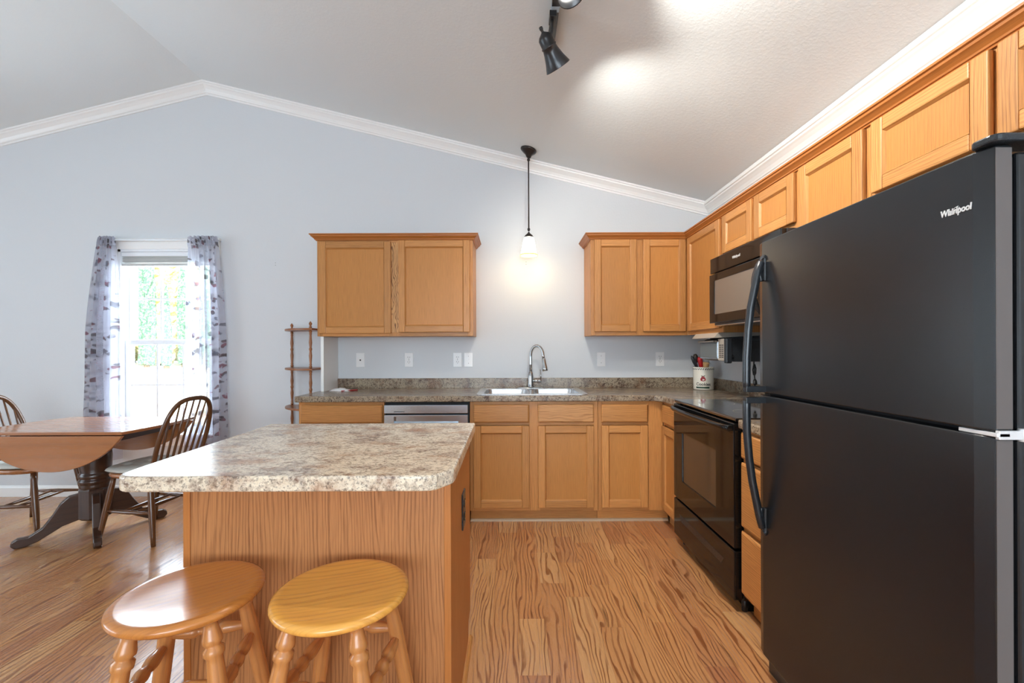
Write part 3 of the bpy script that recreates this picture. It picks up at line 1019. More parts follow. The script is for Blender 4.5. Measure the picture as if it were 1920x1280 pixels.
cabinet('base_cabinet', 'oak base cabinet with three drawers between range and refrigerator', 'cabinet', (XBF, 2.036, 0), RU, 2.036 - 1.702, BZ0, BZ1, XR - XBF - .001,
        [(0, .03), (.304, .334)], [(BZ0, BZ0 + .04), (.70, .72), (.395, .415), (BZ1 - .03, BZ1)],
        drawers=[(.008, .326, .735, .856), (.008, .326, .418, .715), (.008, .326, .108, .398)], toe=.045)
mb = MB()
QP = [(0, 0), (.016, 0), (.0145, .007), (.011, .012), (.006, .0155), (0, .017)]
mb.rings([[(-.303, BF + .045 - a, b_) for a, b_ in QP], [(1.125, BF + .045 - a, b_) for a, b_ in QP]], smooth=False)
tag(struct(mb.build('trim_3', M['quarter'])))

# ---- white end panel beside the counter
mb = MB(); mb.box(-1.510, -1.487, 3.44, YB - .001, .9145, UZ0 - .001)
tag(mb.build('end_panel', M['trim'], bevel=.001), 'white upright end panel between counter and lone wall cabinet', 'panel')

# ================================================================== countertops
CT0, CT1 = .872, .914
CX0 = -1.549
SX0, SX1, SY0, SY1 = -.225, .515, 3.175, 3.615     # sink cut-out
co = thing('countertop', 'brown mottled laminate countertop holding the sink and running into the corner', 'countertop', (0, 0, CT0))
out = [(CX0 + .01, 3.085), (CX0, 3.10), (CX0, YB - .002), (XR - .002, YB - .002), (XR - .002, 2.814), (1.052, 2.814), (1.052, 3.04), (1.005, 3.085)]
top = slab_holes(out[::-1], [[(SX0, SY0), (SX1, SY0), (SX1, SY1), (SX0, SY1)]], 0, CT1 - CT0)
top.build('worktop', M['granite_shaded'], co, bevel=.008, seg=3, angle=60)
sp = MB()
sp.box(-1.486, XR - .003, YB - .020, YB - .002, CT1 - CT0 - .001, CT1 - CT0 + .085, 'x')
sp.box(XR - .020, XR - .002, 2.814, YB - .021, CT1 - CT0 - .001, CT1 - CT0 + .085, 'y')
sp.build('backsplash', M['granite_shaded'], co, bevel=.003)
co2 = thing('countertop', 'short mottled laminate countertop between range and refrigerator', 'countertop', (0, 0, CT0))
mb = MB(); mb.box(1.052, XR - .002, 1.706, 2.034, 0, CT1 - CT0)
mb.build('worktop', M['granite_shaded'], co2, bevel=.008, seg=3)
mb = MB(); mb.box(XR - .020, XR - .002, 1.706, 2.034, CT1 - CT0, CT1 - CT0 + .085)
mb.build('backsplash', M['granite_shaded'], co2, bevel=.003)

# ---- sink
sk = thing('kitchen_sink', 'stainless double-bowl sink set into the back countertop', 'sink', ((SX0 + SX1) / 2, (SY0 + SY1) / 2, CT1))
W2, D2 = .405, .262
def rrect(cx, cy, hx, hy, r, n=5):
    pts = []
    for (sx, sy, a0) in ((1, 1, 0), (-1, 1, 90), (-1, -1, 180), (1, -1, 270)):
        for k in range(n + 1):
            a = math.radians(a0 + 90 * k / n)
            pts.append((cx + sx * (hx - r) + r * math.cos(a), cy + sy * (hy - r) + r * math.sin(a)))
    return pts
bowls = [(-.187, -.012), (.187, -.012)]
rim = slab_holes(rrect(0, 0, W2, D2, .04), [rrect(bx, by - .01, .165, .195, .05) for bx, by in bowls], .0008, .006)
rim.build('rim', M['sinksteel'], sk, bevel=.002)
for bx, by in bowls:
    b = MB()
    rs = []
    for hx, hy, r, z in ((.166, .196, .05, .005), (.163, .193, .05, -.01), (.155, .185, .055, -.15), (.13, .16, .06, -.172), (.03, .03, .03, -.176), (.02, .02, .02, -.176)):
        rs.append([(p[0], p[1], z) for p in rrect(bx, by - .01, hx, hy, min(r, hx - .0001))])
    b.rings(rs, cap0=False, cap1=True)
    o = b.build('bowl', M['sinksteel'], sk)
    d = MB(); d.lathe([(0, .02), (.003, .036), (.004, .03), (.002, .0)], (bx, by - .01, -.176), 20)
    d.build('drain', M['chrome'], o)

# ---- faucet
fx, fy = .155, 3.622
fa = thing('faucet', 'brushed gooseneck faucet with pull-down head behind the sink', 'faucet', (fx, fy, CT1 + .006))
b = MB(); b.rings([[(p[0], p[1], z) for p in rrect(0, 0, hx, hy, hy - .0001, 6)] for hx, hy, z in ((.118, .026, 0.0), (.118, .026, .004), (.108, .020, .008), (.04, .018, .009))])
b.build('deck_plate', M['chrome'], fa)
b = MB(); b.lathe([(0, .030), (.01, .027), (.04, .0245), (.09, .023), (.115, .0185), (.125, .016), (.13, .0125)], (0, 0, .008), 22)
b.build('body', M['chrome'], fa)
pts = [(0, 0, .125 + .008), (0, 0, .20), (0, 0, .262)]
R_, dx, dy = .062, .80, -.60
for k in range(1, 12):
    a = PI * k / 12 * 1.06
    q = R_ * (1 - math.cos(a))
    pts.append((q * dx, q * dy, .262 + R_ * math.sin(a) * 1.45))
last = Vector(pts[-1]); dirv = (Vector(pts[-1]) - Vector(pts[-2])).normalized()
pts.append(tuple(last + dirv * .03))
b = MB(); b.tube(pts, .0115, 14)
b.build('spout', M['chrome'], fa)
h0 = last + dirv * .02; h1 = last + dirv * .125
b = MB(); b.lathe([(0, .0125), (.1, .015), (.45, .0165), (.75, .021), (.95, .0235), (1, .020)], h0, 18, p1=h1)
b.build('spray_head', M['chrome'], fa)
b = MB(); b.lathe([(0, .016), (.6, .016), (.62, .0145), (.66, .0145), (.68, .0165), (1, .0165)], (.015, 0, .062), 16, p1=(.088, -.01, .062))
hd = b.build('handle_hub', M['chrome'], fa)
b = MB(); b.tube([(.082, -.01, .07), (.084, -.012, .10), (.079, -.014, .155)], [.006, .005, .0035], 8)
b.build('lever', M['chrome'], hd)

# ================================================================== dishwasher
dw = thing('dishwasher', 'stainless dishwasher with pocket handle under the back countertop', 'dishwasher', (-.914, BF, 0))
w = .609
b = MB(); b.box(.002, w - .002, .012, .58, .09, .866); b.box(.01, w - .01, .05, .5, 0, .09)
b.build('tub', M['gasket'], dw)
b = MB(); b.box(.006, w - .010, -.030, .010, .790, .850)
o = b.build('control_panel', M['steel'], dw, bevel=.003)
b = MB(); b.box(.075, .150, -.0306, -.0300, .8015, .8055)
b.build('control_slot', M['slot'], o)
dpl = slab_holes([(.006, .10), (w - .010, .10), (w - .010, .780), (.006, .780)], [[(.075, .725), (.53, .725), (.53, .768), (.075, .768)]], -.030, .010, 'xz')
o = dpl.build('door', M['steel'], dw, bevel=.002)
b = MB(); b.box(.070, .535, .0, .011, .715, .778)
b.build('pocket_handle', M['steel'], o)

# ================================================================== range
RY0, RY1 = 2.040, 2.808
rg = thing('kitchen_range', 'glossy black freestanding electric range with glass cooktop', 'range', (1.081, RY1, 0), RU)
w = RY1 - RY0
# local: x from far to near, y = +X world, front at y<0
b = MB(); b.box(.002, w - .002, .0, .595, .06, .900); b.box(.02, w - .02, .03, .5, .0, .06)
b.build('body', M['gloss_black'], rg, bevel=.003)
b = MB(); b.box(.0, w, -.035, .60, .900, .918)
ct = b.build('cooktop', M['black_glass'], rg, bevel=.005, seg=3)
for (bx, by, br) in ((.2, .14, .10), (.56, .14, .075), (.2, .42, .075), (.56, .42, .10)):
    q = MB(); n = 40
    q.rings([[(bx + rr_ * math.cos(2 * PI * j / n), by + rr_ * math.sin(2 * PI * j / n), .9184) for j in range(n)] for rr_ in (br, br - .003)], cap0=False, cap1=False)
    q.build('burner_ring', M['greyplastic'], ct)
b = MB(); b.box(.0, w, .545, .600, .918, 1.075)
bg = b.build('backguard', M['gloss_black'], rg, bevel=.006)
b = MB(); b.box(.04, w - .04, .0, .545, .900, .9001)
dd = slab_holes([(.003, .305), (w - .003, .305), (w - .003, .893), (.003, .893)], [[(.14, .43), (w - .19, .43), (w - .19, .725), (.14, .725)]], -.042, -.002, 'xz')
do = dd.build('oven_door', M['gloss_black'], rg, bevel=.005, seg=3)
b = MB(); b.box(.135, w - .185, -.036, -.010, .425, .73)
b.build('oven_window', M['oven_glass'], do)
pts = []
for k in range(13):
    u = k / 12
    pts.append((.012 + u * (w - .024), -.058 - .028 * math.sin(PI * u) ** .6, .868))
b = MB(); b.tube(pts, .0115, 10, sx=1.3)
for xx in (.012, w - .035): b.box(xx, xx + .023, -.062, -.040, .856, .882)
b.build('door_handle', M['gloss_black'], do, bevel=.002)
b = MB(); b.box(.003, w - .003, -.042, -.002, .062, .292)
dr = b.build('storage_drawer', M['gloss_black'], rg, bevel=.006, seg=3)
b = MB()
A = [(.10, .215), (w - .10, .215), (w - .13, .178), (.13, .178)]
b.prism([(p[0], p[1]) for p in A], -.0432, -.0415, plane='xz')
o = b.build('drawer_pull', M['black_plastic'], dr, bevel=.0008)
o['label'] = 'grey sloped finger pull across the drawer'
for xx in (.03, w - .03):
    b = MB(); b.lathe([(0, .014), (.062, .014)], (xx, .02, 0), 12)
    b.build('foot', M['black_plastic'], rg)

# ================================================================== microwave
mw = thing('microwave', 'black over-the-range microwave hanging under the short wall cabinet', 'microwave', (1.30, 2.842, 1.395), RU)
w, hM = .750, .429
b = MB(); b.box(.0, w, .022, .388, .0, hM)
b.build('body', M['black_plastic'], mw, bevel=.003)
b = MB(); b.box(.0, w, -.006, .021, hM - .098, hM - .001)
vp = b.build('top_panel', M['gloss_black'], mw, bevel=.004)
for k in range(3):
    pass
dd = slab_holes([(.0, .012), (w - .125, .012), (w - .125, hM - .106), (.0, hM - .106)], [[(.07, .068), (w - .20, .068), (w - .20, hM - .150), (.07, hM - .150)]], -.012, .021, 'xz')
do = dd.build('door', M['gloss_black'], mw, bevel=.004)
b = MB(); b.box(.066, w - .196, -.0085, .018, .064, hM - .146)
b.build('window', M['mw_glass'], do)
b = MB(); b.box(w - .123, w, -.008, .021, .012, hM - .106)
b.build('keypad', M['gloss_black'], mw, bevel=.003)
pts = []
for k in range(13):
    u = k / 12
    pts.append((w - .155, -.014 - .042 * math.sin(PI * u) ** .7, .030 + u * (hM - .155)))
b = MB(); b.tube(pts, .0115, 10, sx=1.0, up=(0, -1, 0))
b.build('handle', M['black_plastic'], do)
b = MB(); b.box(.02, w - .02, .03, .30, -.006, .0)
b.build('grease_filter', M['steel'], mw)
text_part('brand_lettering', 'Whirlpool', .022, M['silver_mark'], mw, (.33, -.0066, hM - .048), (PI / 2, 0, 0), sx=.95, bold=.0004)

# ================================================================== refrigerator
FX = .957; FY0, FY1 = .869, 1.700; FH = 1.650
fr = thing('refrigerator', 'large black top-freezer refrigerator at the right edge', 'refrigerator', (FX, FY1, 0), RU)
w = FY1 - FY0
b = MB(); b.box(.003, w - .003, .056, .715, .02, FH - .012)
b.build('body', M['black_app'], fr, bevel=.006, seg=3)
b = MB(); b.box(.012, w - .012, .042, .056, .06, FH - .02)
b.build('gasket', M['gasket'], fr)
fd = None
for nm, za, zb in (('freezer_door', 1.077, FH), ('fresh_food_door', .075, 1.066)):
    b = MB()
    # gently bowed front, rounded edges
    n = 24
    prof = []
    for k in range(n + 1):
        u = k / n
        xx = .0 + u * w
        e = min(u, 1 - u) * w
        prof.append((xx, .0 + (.010 * (1 - min(1, e / .012)) ** 2)))
    poly = prof + [(w, .042), (0, .042)]
    b.prism(poly, za, zb, tone=.5, smooth_side=False)
    # near side edge strip is a lighter warm grey
    o = b.build(nm, M['black_app'], fr, bevel=.004, seg=3, angle=50)
    q = MB(); q.box(w + .0002, w + .0012, .008, .040, za + .006, zb - .006)
    q.build('side_trim', M['black_edge'], o)
    if nm == 'freezer_door':
        fd = o
    hx = .045
    if nm == 'freezer_door':
        P = [(-.008, 1.572), (-.022, 1.535), (-.036, 1.47), (-.050, 1.40), (-.060, 1.31), (-.066, 1.21), (-.067, 1.12), (-.066, 1.098)]
        zb_ = 1.092
    else:
        P = [(-.066, 1.046), (-.067, 1.02), (-.066, .93), (-.058, .83), (-.046, .74), (-.030, .66), (-.020, .61), (-.008, .565)]
        zb_ = 1.050
    pp = [(hx, a, z) for a, z in P]
    b = MB(); b.tube(pp, [.0125] * len(pp), 14, sx=1.15, up=(0, 1, 0))
    if nm == 'freezer_door':
        b.tube([(hx, -.008, 1.590), (hx, .004, 1.585), (hx, .004, 1.50), (hx, -.012, 1.50), (hx, -.02, 1.54)], .012, 10)
    else:
        b.tube([(hx, -.008, .545), (hx, .004, .55), (hx, .004, .64), (hx, -.014, .64), (hx, -.02, .60)], .012, 10)
    b.box(hx - .013, hx + .013, -.074, .002, zb_ - .012, zb_ + .010)
    h_ = b.build('door_handle', M['black_plastic'], o, bevel=.003)
text_part('brand_lettering', 'Whirlpool', .0195, M['silver_mark'], fr, (FY1 - .9386, -.0006, 1.540), (PI / 2, 0, 0), ext=.0008, sx=.80, bold=.0006, shear=.1)
b = MB()
pts = []
for k in range(25):
    a = 2 * PI * (k / 24) * .86 + .5
    xx, zz = .0125 * math.cos(a), .0042 * math.sin(a)
    ca, sa = math.cos(.55), math.sin(.55)
    pts.append((FY1 - .9386 - .002 + xx * ca - zz * sa, -.0012, 1.541 + xx * sa + zz * ca))
b.tube(pts, .0007, 6)
b.build('brand_swoosh', M['silver_mark'], fr)
b = MB(); b.prism(rrect(w - .010, .052, .028, .062, .018), FH + .001, FH + .017)
b.build('hinge_cover', M['black_plastic'], fr, bevel=.004)
b = MB(); b.box(w - .070, w + .006, .004, .030, 1.067, 1.0755); b.box(w - .002, w + .006, .008, .085, 1.062, 1.080)
b.lathe([(0, .008), (.026, .008)], (w + .001, .060, 1.058), 12)
o = b.build('middle_hinge', M['silver_mark'], fr, bevel=.0015); o['label'] = 'bare silver middle hinge between the doors'
b = MB(); b.box(.02, w - .02, .03, .06, .0, .06)
b.build('base_grille', M['black_plastic'], fr)

# ================================================================== island
IX0, IX1, IY0, IY1 = -1.009, -.189, 1.340, 1.930
isl = thing('kitchen_island', 'oak kitchen island cabinet with grained back panel behind the stools', 'island', (0, 0, 0))
b = MB(); b.box(IX0 + .022, IX1 - .022, IY0 + .001, IY1 - .08, 0, CT0 - .001, 'z')
b.box(IX0 + .022, IX1 - .022, IY1 - .08, IY1 - .02, .09, CT0 - .001, 'z')
b.build('carcass', M['island_trim'], isl)
b = MB(); b.box(IX0 + .0215, IX1 - .0215, IY0 - .004, IY0 + .0, .0, CT0 - .001, 'z', .5)
o = b.build('back_panel', M['island_wood'], isl); o['label'] = 'oak back panel with tall wavy grain'
for a, c in ((IX0, IX0 + .021), (IX1 - .021, IX1)):
    b = MB()
    b.box(a, c, IY0 - .006, IY0 + .008, 0, CT0 - .001, 'z', .7)
    b.prism([(IY0 + .008, 0), (IY1 - .08, 0), (IY1 - .08, .09), (IY1, .09), (IY1, CT0 - .001), (IY0 + .008, CT0 - .001)], a, c, plane='yz', g=1, tone=.4)
    b.build('side_panel', M['island_trim'], isl, bevel=.001)
cx = .5 * (IX0 + IX1)
b = MB(); b.box(IX0 + .0215, IX1 - .0215, IY1 - .02, IY1, .09, CT0 - .001, 'z')
b.build('face_frame', M['oak'], isl)
for a, c in ((IX0 + .03, cx - .01), (cx + .01, IX1 - .03)):
    b = MB(); b.box(a, c, IY1 + .001, IY1 + .02, .12, .70, 'z'); b.build('door', M['oak'], isl, bevel=.003)
    b = MB(); b.box(a, c, IY1 + .001, IY1 + .02, .72, .85, 'x'); b.build('drawer_front', M['oak'], isl, bevel=.003)
b = MB(); b.rings([[(IX1 + a, IY0, b_) for a, b_ in QP], [(IX1 + a, IY1 - .05, b_) for a, b_ in QP]], smooth=False)
o = b.build('shoe_molding', M['oak'], isl)
# black outlet on the right side panel
b = MB(); b.box(IX1, IX1 + .006, 1.615, 1.700, .572, .705)
op = b.build('outlet_plate', M['black_plastic'], isl, bevel=.002); op['label'] = 'black outlet plate on the side panel'
b = MB()
for zz in (.612, .662):
    b.prism([(p[0], p[1]) for p in rrect(1.6575, zz, .017, .014, .009)], IX1 + .006, IX1 + .009, plane='yz')
b.build('outlet_socket', M['gloss_black'], op)

def arc(cx, cy, r, a0, a1, n=7):
    return [(cx + r * math.cos(math.radians(a0 + (a1 - a0) * k / n)), cy + r * math.sin(math.radians(a0 + (a1 - a0) * k / n))) for k in range(n + 1)]
ito = [(-1.085, 1.957), (-1.062, 1.215)] + arc(-1.009, 1.195, .052, 180, 270)[1:] + [(-.215 - .02, 1.143)] + arc(-.235, 1.203, .060, -90, -55, 3)[1:] + [(-.172, 1.196), (-.1635, 1.212), (-.1610, 1.235), (-.167, 1.966)]
mb = MB(); mb.prism(ito, CT0, CT1, tone=.5)
tag(mb.build('island_countertop', M['granite'], bevel=.007, seg=3, angle=50), 'cream and brown mottled laminate top covering the island', 'countertop')

# ================================================================== stools
def leg_profile():
    return [(0, .0135), (.03, .0165), (.055, .020), (.065, .0215), (.080, .0215), (.088, .0165), (.095, .0165), (.103, .0225), (.125, .0225), (.135, .0175), (.16, .0185), (.24, .0205), (.45, .021), (.70, .019), (.86, .016), (.88, .018), (.90, .016), (1.0, .0125)]
def rung_profile(r=1.0):
    return [(0, .009), (.06, .0105), (.2, .0155 * r), (.3, .018 * r), (.36, .016), (.385, .010), (.40, .0115), (.415, .010), (.46, .0165), (.5, .018), (.54, .0165), (.585, .010), (.60, .0115), (.615, .010), (.64, .016), (.7, .018 * r), (.8, .0155 * r), (.94, .0105), (1, .009)]
def make_stool(label, loc, rz, seatmat):
    t = thing('bar_stool', label, 'stool', loc, rz, 'round wooden stools at the island')
    zs = .624
    b = MB()
    prof = [(-.031, .118), (-.029, .140), (-.024, .158), (-.016, .1675), (-.010, .1695), (-.003, .167), (.001, .158), (.001, .147), (-.002, .13), (-.0045, .09), (-.005, .04), (-.005, .001)]
    seg = 56
    rs = [[(r * math.cos(2 * PI * j / seg), r * math.sin(2 * PI * j / seg), zs + h) for j in range(seg)] for h, r in prof]
    b.rings(rs)
    # planar grain
    ph = .35
    bands = [random.uniform(0, 50) for _ in range(8)]
    for i, f in enumerate(b.f):
        cxm = sum(b.v[q][0] for q in f) / len(f); cym = sum(b.v[q][1] for q in f) / len(f)
        uvs = []
        for q in f:
            X_, Y_ = b.v[q][0], b.v[q][1]
            uvs.append((X_ * math.cos(ph) + Y_ * math.sin(ph), -X_ * math.sin(ph) + Y_ * math.cos(ph) + .3 * b.v[q][2] + bands[0]))
        b.uv[i] = uvs
        b.tone[i] = .5
    b.build('seat', seatmat, t)
    tx, ty, spx, spy = .081, .102, .16, .145
    tops, bots = [], []
    for sx, sy in ((-1, -1), (1, -1), (1, 1), (-1, 1)):
        p0 = Vector((sx * tx, sy * ty, zs - .030)); p1 = Vector((sx * (tx + spx * .57), sy * (ty + (spy if sy < 0 else .10) * .57), 0))
        tops.append(p0); bots.append(p1)
        b = MB(); b.lathe(leg_profile(), p0, 20, p1=p1)
        b.build('leg', M['stool_leg'], t)
    at = lambda i, z: tops[i].lerp(bots[i], (zs - .030 - z) / (zs - .030))
    for (i, j, z) in ((0, 1, .452), (2, 3, .452), (1, 2, .425), (3, 0, .425)):
        b = MB(); b.lathe(rung_profile(), at(i, z), 16, p1=at(j, z))
        b.build('rung', M['stool_leg'], t)
    for (i, j, z) in ((0, 1, .20), (2, 3, .20), (1, 2, .24), (3, 0, .24)):
        b = MB(); b.lathe(rung_profile(), at(i, z), 16, p1=at(j, z))
        b.build('rung', M['stool_leg'], t)
    return t
make_stool('round wooden stool with brown glossy seat, the left one by the island', (-.834, 1.128, 0), math.radians(15), M['stool_brown'])
make_stool('round wooden stool with golden yellow seat, the right one by the island', (-.445, 1.135, 0), math.radians(-3), M['stool_gold'])

# ================================================================== dining table
TZ = .742
tb = thing('drop_leaf_table', 'honey-topped pedestal drop-leaf table with dark base by the window', 'table', (-2.87, 3.0, 0), math.radians(0))
Rt, hw = .555, .312
def strip_poly():
    ex = math.sqrt(Rt ** 2 - hw ** 2)
    pts = []
    for k in range(9):
        y = -hw + 2 * hw * k / 8
        pts.append((ex + .035 * (1 - (y / hw) ** 2) + .0, y))
    for k in range(9):
        y = hw - 2 * hw * k / 8
        pts.append((-(ex + .075 * (1 - (y / hw) ** 2)), y))
    return pts
b = MB(); b.prism(strip_poly(), TZ - .020, TZ, g=0, tone=.5)
b.build('tabletop', M['table_top'], tb, bevel=.004, seg=3, angle=50)
ex = math.sqrt(Rt ** 2 - hw ** 2)
for sgn in (-1, 1):
    b = MB()
    n = 28
    pts = [(ex, TZ - .026)] + [(-ex, TZ - .026)]
    arcpts = []
    for k in range(1, n):
        xx = -ex + 2 * ex * k / n
        drop = math.sqrt(Rt ** 2 - xx ** 2) - hw
        arcpts.append((xx, TZ - .026 - drop * .92))
    poly = pts + arcpts
    y0 = sgn * (hw - .004); y1 = sgn * (hw - .024)
    b.prism(poly, min(y0, y1), max(y0, y1), plane='xz', g=0)
    o = b.build('drop_leaf', M['table_top'], tb, bevel=.003, seg=2, angle=50)
b = MB(); b.box(-.36, .36, -.20, -.18, TZ - .075, TZ - .021, 'x'); b.box(-.36, .36, .18, .20, TZ - .075, TZ - .021, 'x')
b.box(-.36, -.34, -.18, .18, TZ - .075, TZ - .021, 'y'); b.box(.34, .36, -.18, .18, TZ - .075, TZ - .021, 'y')
b.box(-.14, .14, -.14, .14, TZ - .05, TZ - .021)
b.build('apron', M['dark_wood'], tb)
b = MB(); b.lathe([(.30, .080), (.33, .083), (.34, .080), (.345, .086), (.36, .090), (.37, .086), (.375, .080), (.385, .088), (.40, .090), (.41, .084), (.42, .080), (.45, .086), (.52, .089), (.60, .080), (.66, .066), (.70, .06)], (0, 0, 0), 32)
b.rings([[(r * math.cos(2 * PI * (j + .5) / 8), r * math.sin(2 * PI * (j + .5) / 8), z) for j in range(8)] for r, z in ((.075, .100), (.092, .115), (.092, .30), (.084, .312))], smooth=False)
b.build('pedestal', M['dark_wood'], tb)
for k in range(4):
    a = math.radians(45 + 90 * k)
    # foot profile in (radial, z)
    up = [(.07, .285), (.13, .275), (.17, .235), (.205, .17), (.25, .10), (.31, .062), (.36, .062), (.385, .045)]
    lo = [(.388, .022), (.37, .003), (.32, .003), (.27, .020), (.21, .055), (.16, .085), (.11, .10), (.07, .11)]
    poly = up + lo
    b = MB(); b.prism(poly[::-1], -.021, .021, plane='xz', g=0)
    o = b.build('foot', M['dark_wood'], tb, bevel=.006, seg=3, angle=45)
    o.rotation_euler = (0, 0, a)

# ================================================================== windsor chairs
def make_chair(label, loc, rz, group='windsor chairs at the drop-leaf table'):
    t = thing('windsor_chair', label, 'chair', loc, rz, group)
    sz = .452
    b = MB()
    n = 40
    sh = []
    for j in range(n):
        a = 2 * PI * j / n
        c, s = math.cos(a), math.sin(a)
        rx = .205 + .02 * (-s)
        p = 2.6
        k = (abs(c) ** p + abs(s) ** p) ** (-1 / p)
        sh.append((rx * k * c, .205 * k * s))
    rs = []
    for f, z in ((.90, -.034), (.985, -.022), (1, -.012), (.985, -.002), (.94, 0), (.6, -.008), (.2, -.01)):
        rs.append([(x * f, y * f, sz + z) for x, y in sh])
    b.rings(rs)
    b.build('seat', M['table_top'], t)
    # facing -y; back at +y
    legp = [(0, .0125), (.1, .016), (.3, .0185), (.6, .0185), (.85, .015), (1, .0125)]
    T, B = [], []
    for sx, sy in ((-1, -1), (1, -1), (1, 1), (-1, 1)):
        p0 = Vector((sx * .150, sy * .135, sz - .03)); p1 = Vector((sx * .195, sy * .205, 0))
        T.append(p0); B.append(p1)
        b = MB(); b.lathe(legp, p0, 14, p1=p1)
        b.build('leg', M['chair_wood'], t)
    at = lambda i, z: T[i].lerp(B[i], (sz - .03 - z) / (sz - .03))
    sp = [(0, .007), (.2, .010), (.5, .0135), (.8, .010), (1, .007)]
    s1a, s1b = at(0, .20), at(3, .20); s2a, s2b = at(1, .20), at(2, .20)
    for p, q in ((s1a, s1b), (s2a, s2b), (s1a.lerp(s1b, .35), s2a.lerp(s2b, .35)), (s1a.lerp(s1b, .62), s2a.lerp(s2b, .62))):
        b = MB(); b.lathe(sp, p, 12, p1=q)
        b.build('stretcher', M['chair_wood'], t)
    # bow
    H = .485
    bow = []
    for k in range(33):
        a = PI * k / 32
        c, s = math.cos(a), math.sin(a)
        u = s ** .62
        xw = .195 * (1 if c >= 0 else -1) * abs(c) ** .62 * (1.0 - .12 * (1 - u) ** 2)
        bow.append((xw, .165 + .15 * u, sz - .015 + H * u))
    b = MB(); b.tube(bow, .0135, 12, sx=1.15)
    b.build('back_bow', M['chair_wood'], t)
    for k in range(7):
        u = (k - 3) / 3
        xb, xt = u * .125, u * .152
        # height of bow at xt
        ca = (abs(xt) / .195) ** (1 / .62)
        s = math.sqrt(max(0, 1 - ca * ca)); uu = s ** .62
        b = MB(); b.lathe([(0, .0062), (.25, .0085), (.5, .0075), (1, .005)], (xb, .162 - .02 * 0, sz - .01), 10, p1=(xt, .165 + .15 * uu, sz - .015 + H * uu))
        b.build('spindle', M['chair_wood'], t)
    return t
def make_cushion(label, loc, rz):
    b = MB()
    n = 34; hx, hy = .205, .195
    top, bot = [], []
    tufts = [(-.5, -.45), (.5, -.45), (0, 0), (-.5, .45), (.5, .45)]
    for i in range(n + 1):
        rt, rb = [], []
        for j in range(n + 1):
            u, v = -1 + 2 * i / n, -1 + 2 * j / n
            X_ = u * math.sqrt(1 - v * v * .28); Y_ = v * math.sqrt(1 - u * u * .28)
            e = max(0, (1 - u ** 6)) * max(0, (1 - v ** 6))
            th = .030 * e ** .5
            for (a, c) in tufts:
                th -= .020 * math.exp(-((u - a) ** 2 + (v - c) ** 2) / .02)
                th -= .006 * math.exp(-(min(abs(u - a), abs(v - c)) ** 2) / .002) * e * .4
            rt.append((X_ * hx, Y_ * hy, .012 + max(th, -.008)))
            rb.append((X_ * hx, Y_ * hy, .012 - .012 * e ** .5))
        top.append(rt); bot.append(rb)
    b.rings(top, closed=False)
    b.rings(bot, closed=False)
    o = b.build('seat_cushion', M['cushion'])
    bm = bmesh.new(); bm.from_mesh(o.data); bmesh.ops.remove_doubles(bm, verts=bm.verts, dist=.0004); bmesh.ops.recalc_face_normals(bm, faces=bm.faces); bm.to_mesh(o.data); bm.free()
    o.location = loc; o.rotation_euler = (0, 0, rz)
    return tag(o, label, 'cushion', 'pale cushions on the windsor chairs')
# facing -x : local -y -> -x  => rz = -90deg
rR = math.radians(-90 - 8)
make_chair('spindle-back windsor chair at the right end of the table, nearest the island', (-2.455, 2.985, 0), rR)
make_cushion('pale tufted cushion on the chair nearest the island', (-2.470, 2.983, .452), rR)
rL = math.radians(90 + 4)
make_chair('spindle-back windsor chair at the left end of the table, by the left frame edge', (-3.39, 3.09, 0), rL)
make_cushion('pale tufted cushion on the chair at the left frame edge', (-3.375, 3.09, .452), rL)

# ================================================================== curtains, rod, blind
rod = MB(); rod.tube([(-3.455, YB - .062, 2.175), (-2.485, YB - .062, 2.175)], .008, 10)
for xx in (-3.45, -2.49): rod.tube([(xx, YB - .062, 2.175), (xx, YB - .001, 2.175)], .006, 8)
tag(rod.build('curtain_rod', M['vinyl']), 'thin white rod holding both floral sheer curtains', 'curtain rod')
def curtain(label, xo_top, xi_top, xo_bot, xi_bot, ztop, zbot, folds, seed):
    rnd = random.Random(seed)
    ph = rnd.uniform(0, 6)
    b = MB(); nx, nz = 90, 60
    grid = []
    for i in range(nz + 1):
        v = i / nz
        row = []
        e = min(1, v * 2.4) ** .7
        xo = xo_top + (xo_bot - xo_top) * (.55 * e + .45 * v); xi = xi_top + (xi_bot - xi_top) * (.55 * e + .45 * v)
        for j in range(nx + 1):
            u = j / nx
            amp = .012 + .024 * min(1, v * 3)
            if v < .05: amp = .008
            fr_ = folds * (2.2 if v < .035 else 1)
            yy = YB - .072 + amp * math.sin(2 * PI * fr_ * u + ph + .8 * math.sin(3 * v)) + .008 * math.sin(2 * PI * folds * 2.3 * u + v * 4)
            xx = xo + (xi - xo) * (u + .012 * math.sin(2 * PI * folds * u * 1.0 + 1 + 2 * v))
            row.append((xx, min(yy, YB - .034), ztop + (zbot - ztop) * v + (.006 * math.sin(40 * u + seed) if i == 0 else 0)))
        grid.append(row)
    base_ = len(b.v)
    for r in grid: b.v += r
    n1 = nx + 1
    H = ztop - zbot
    for i in range(nz):
        for j in range(nx):
            uvs = [(j / nx, i / nz * H), ((j + 1) / nx, i / nz * H), ((j + 1) / nx, (i + 1) / nz * H), (j / nx, (i + 1) / nz * H)]
            b.face([i * n1 + j, i * n1 + j + 1, (i + 1) * n1 + j + 1, (i + 1) * n1 + j], uvs, .5, True)
    return tag(b.build('curtain', M['sheer']), label, 'curtain', 'sheer floral curtains')
curtain('sheer floral curtain on the left side of the window', -3.47, -3.335, -3.60, -3.305, 2.20, .33, 5, 3)
curtain('sheer floral curtain on the right side of the window', -2.475, -2.715, -2.40, -2.755, 2.20, .33, 6, 8)
bl = thing('window_blind', 'grey blind drawn up at the top of the window', 'blind', (0, 0, 0))
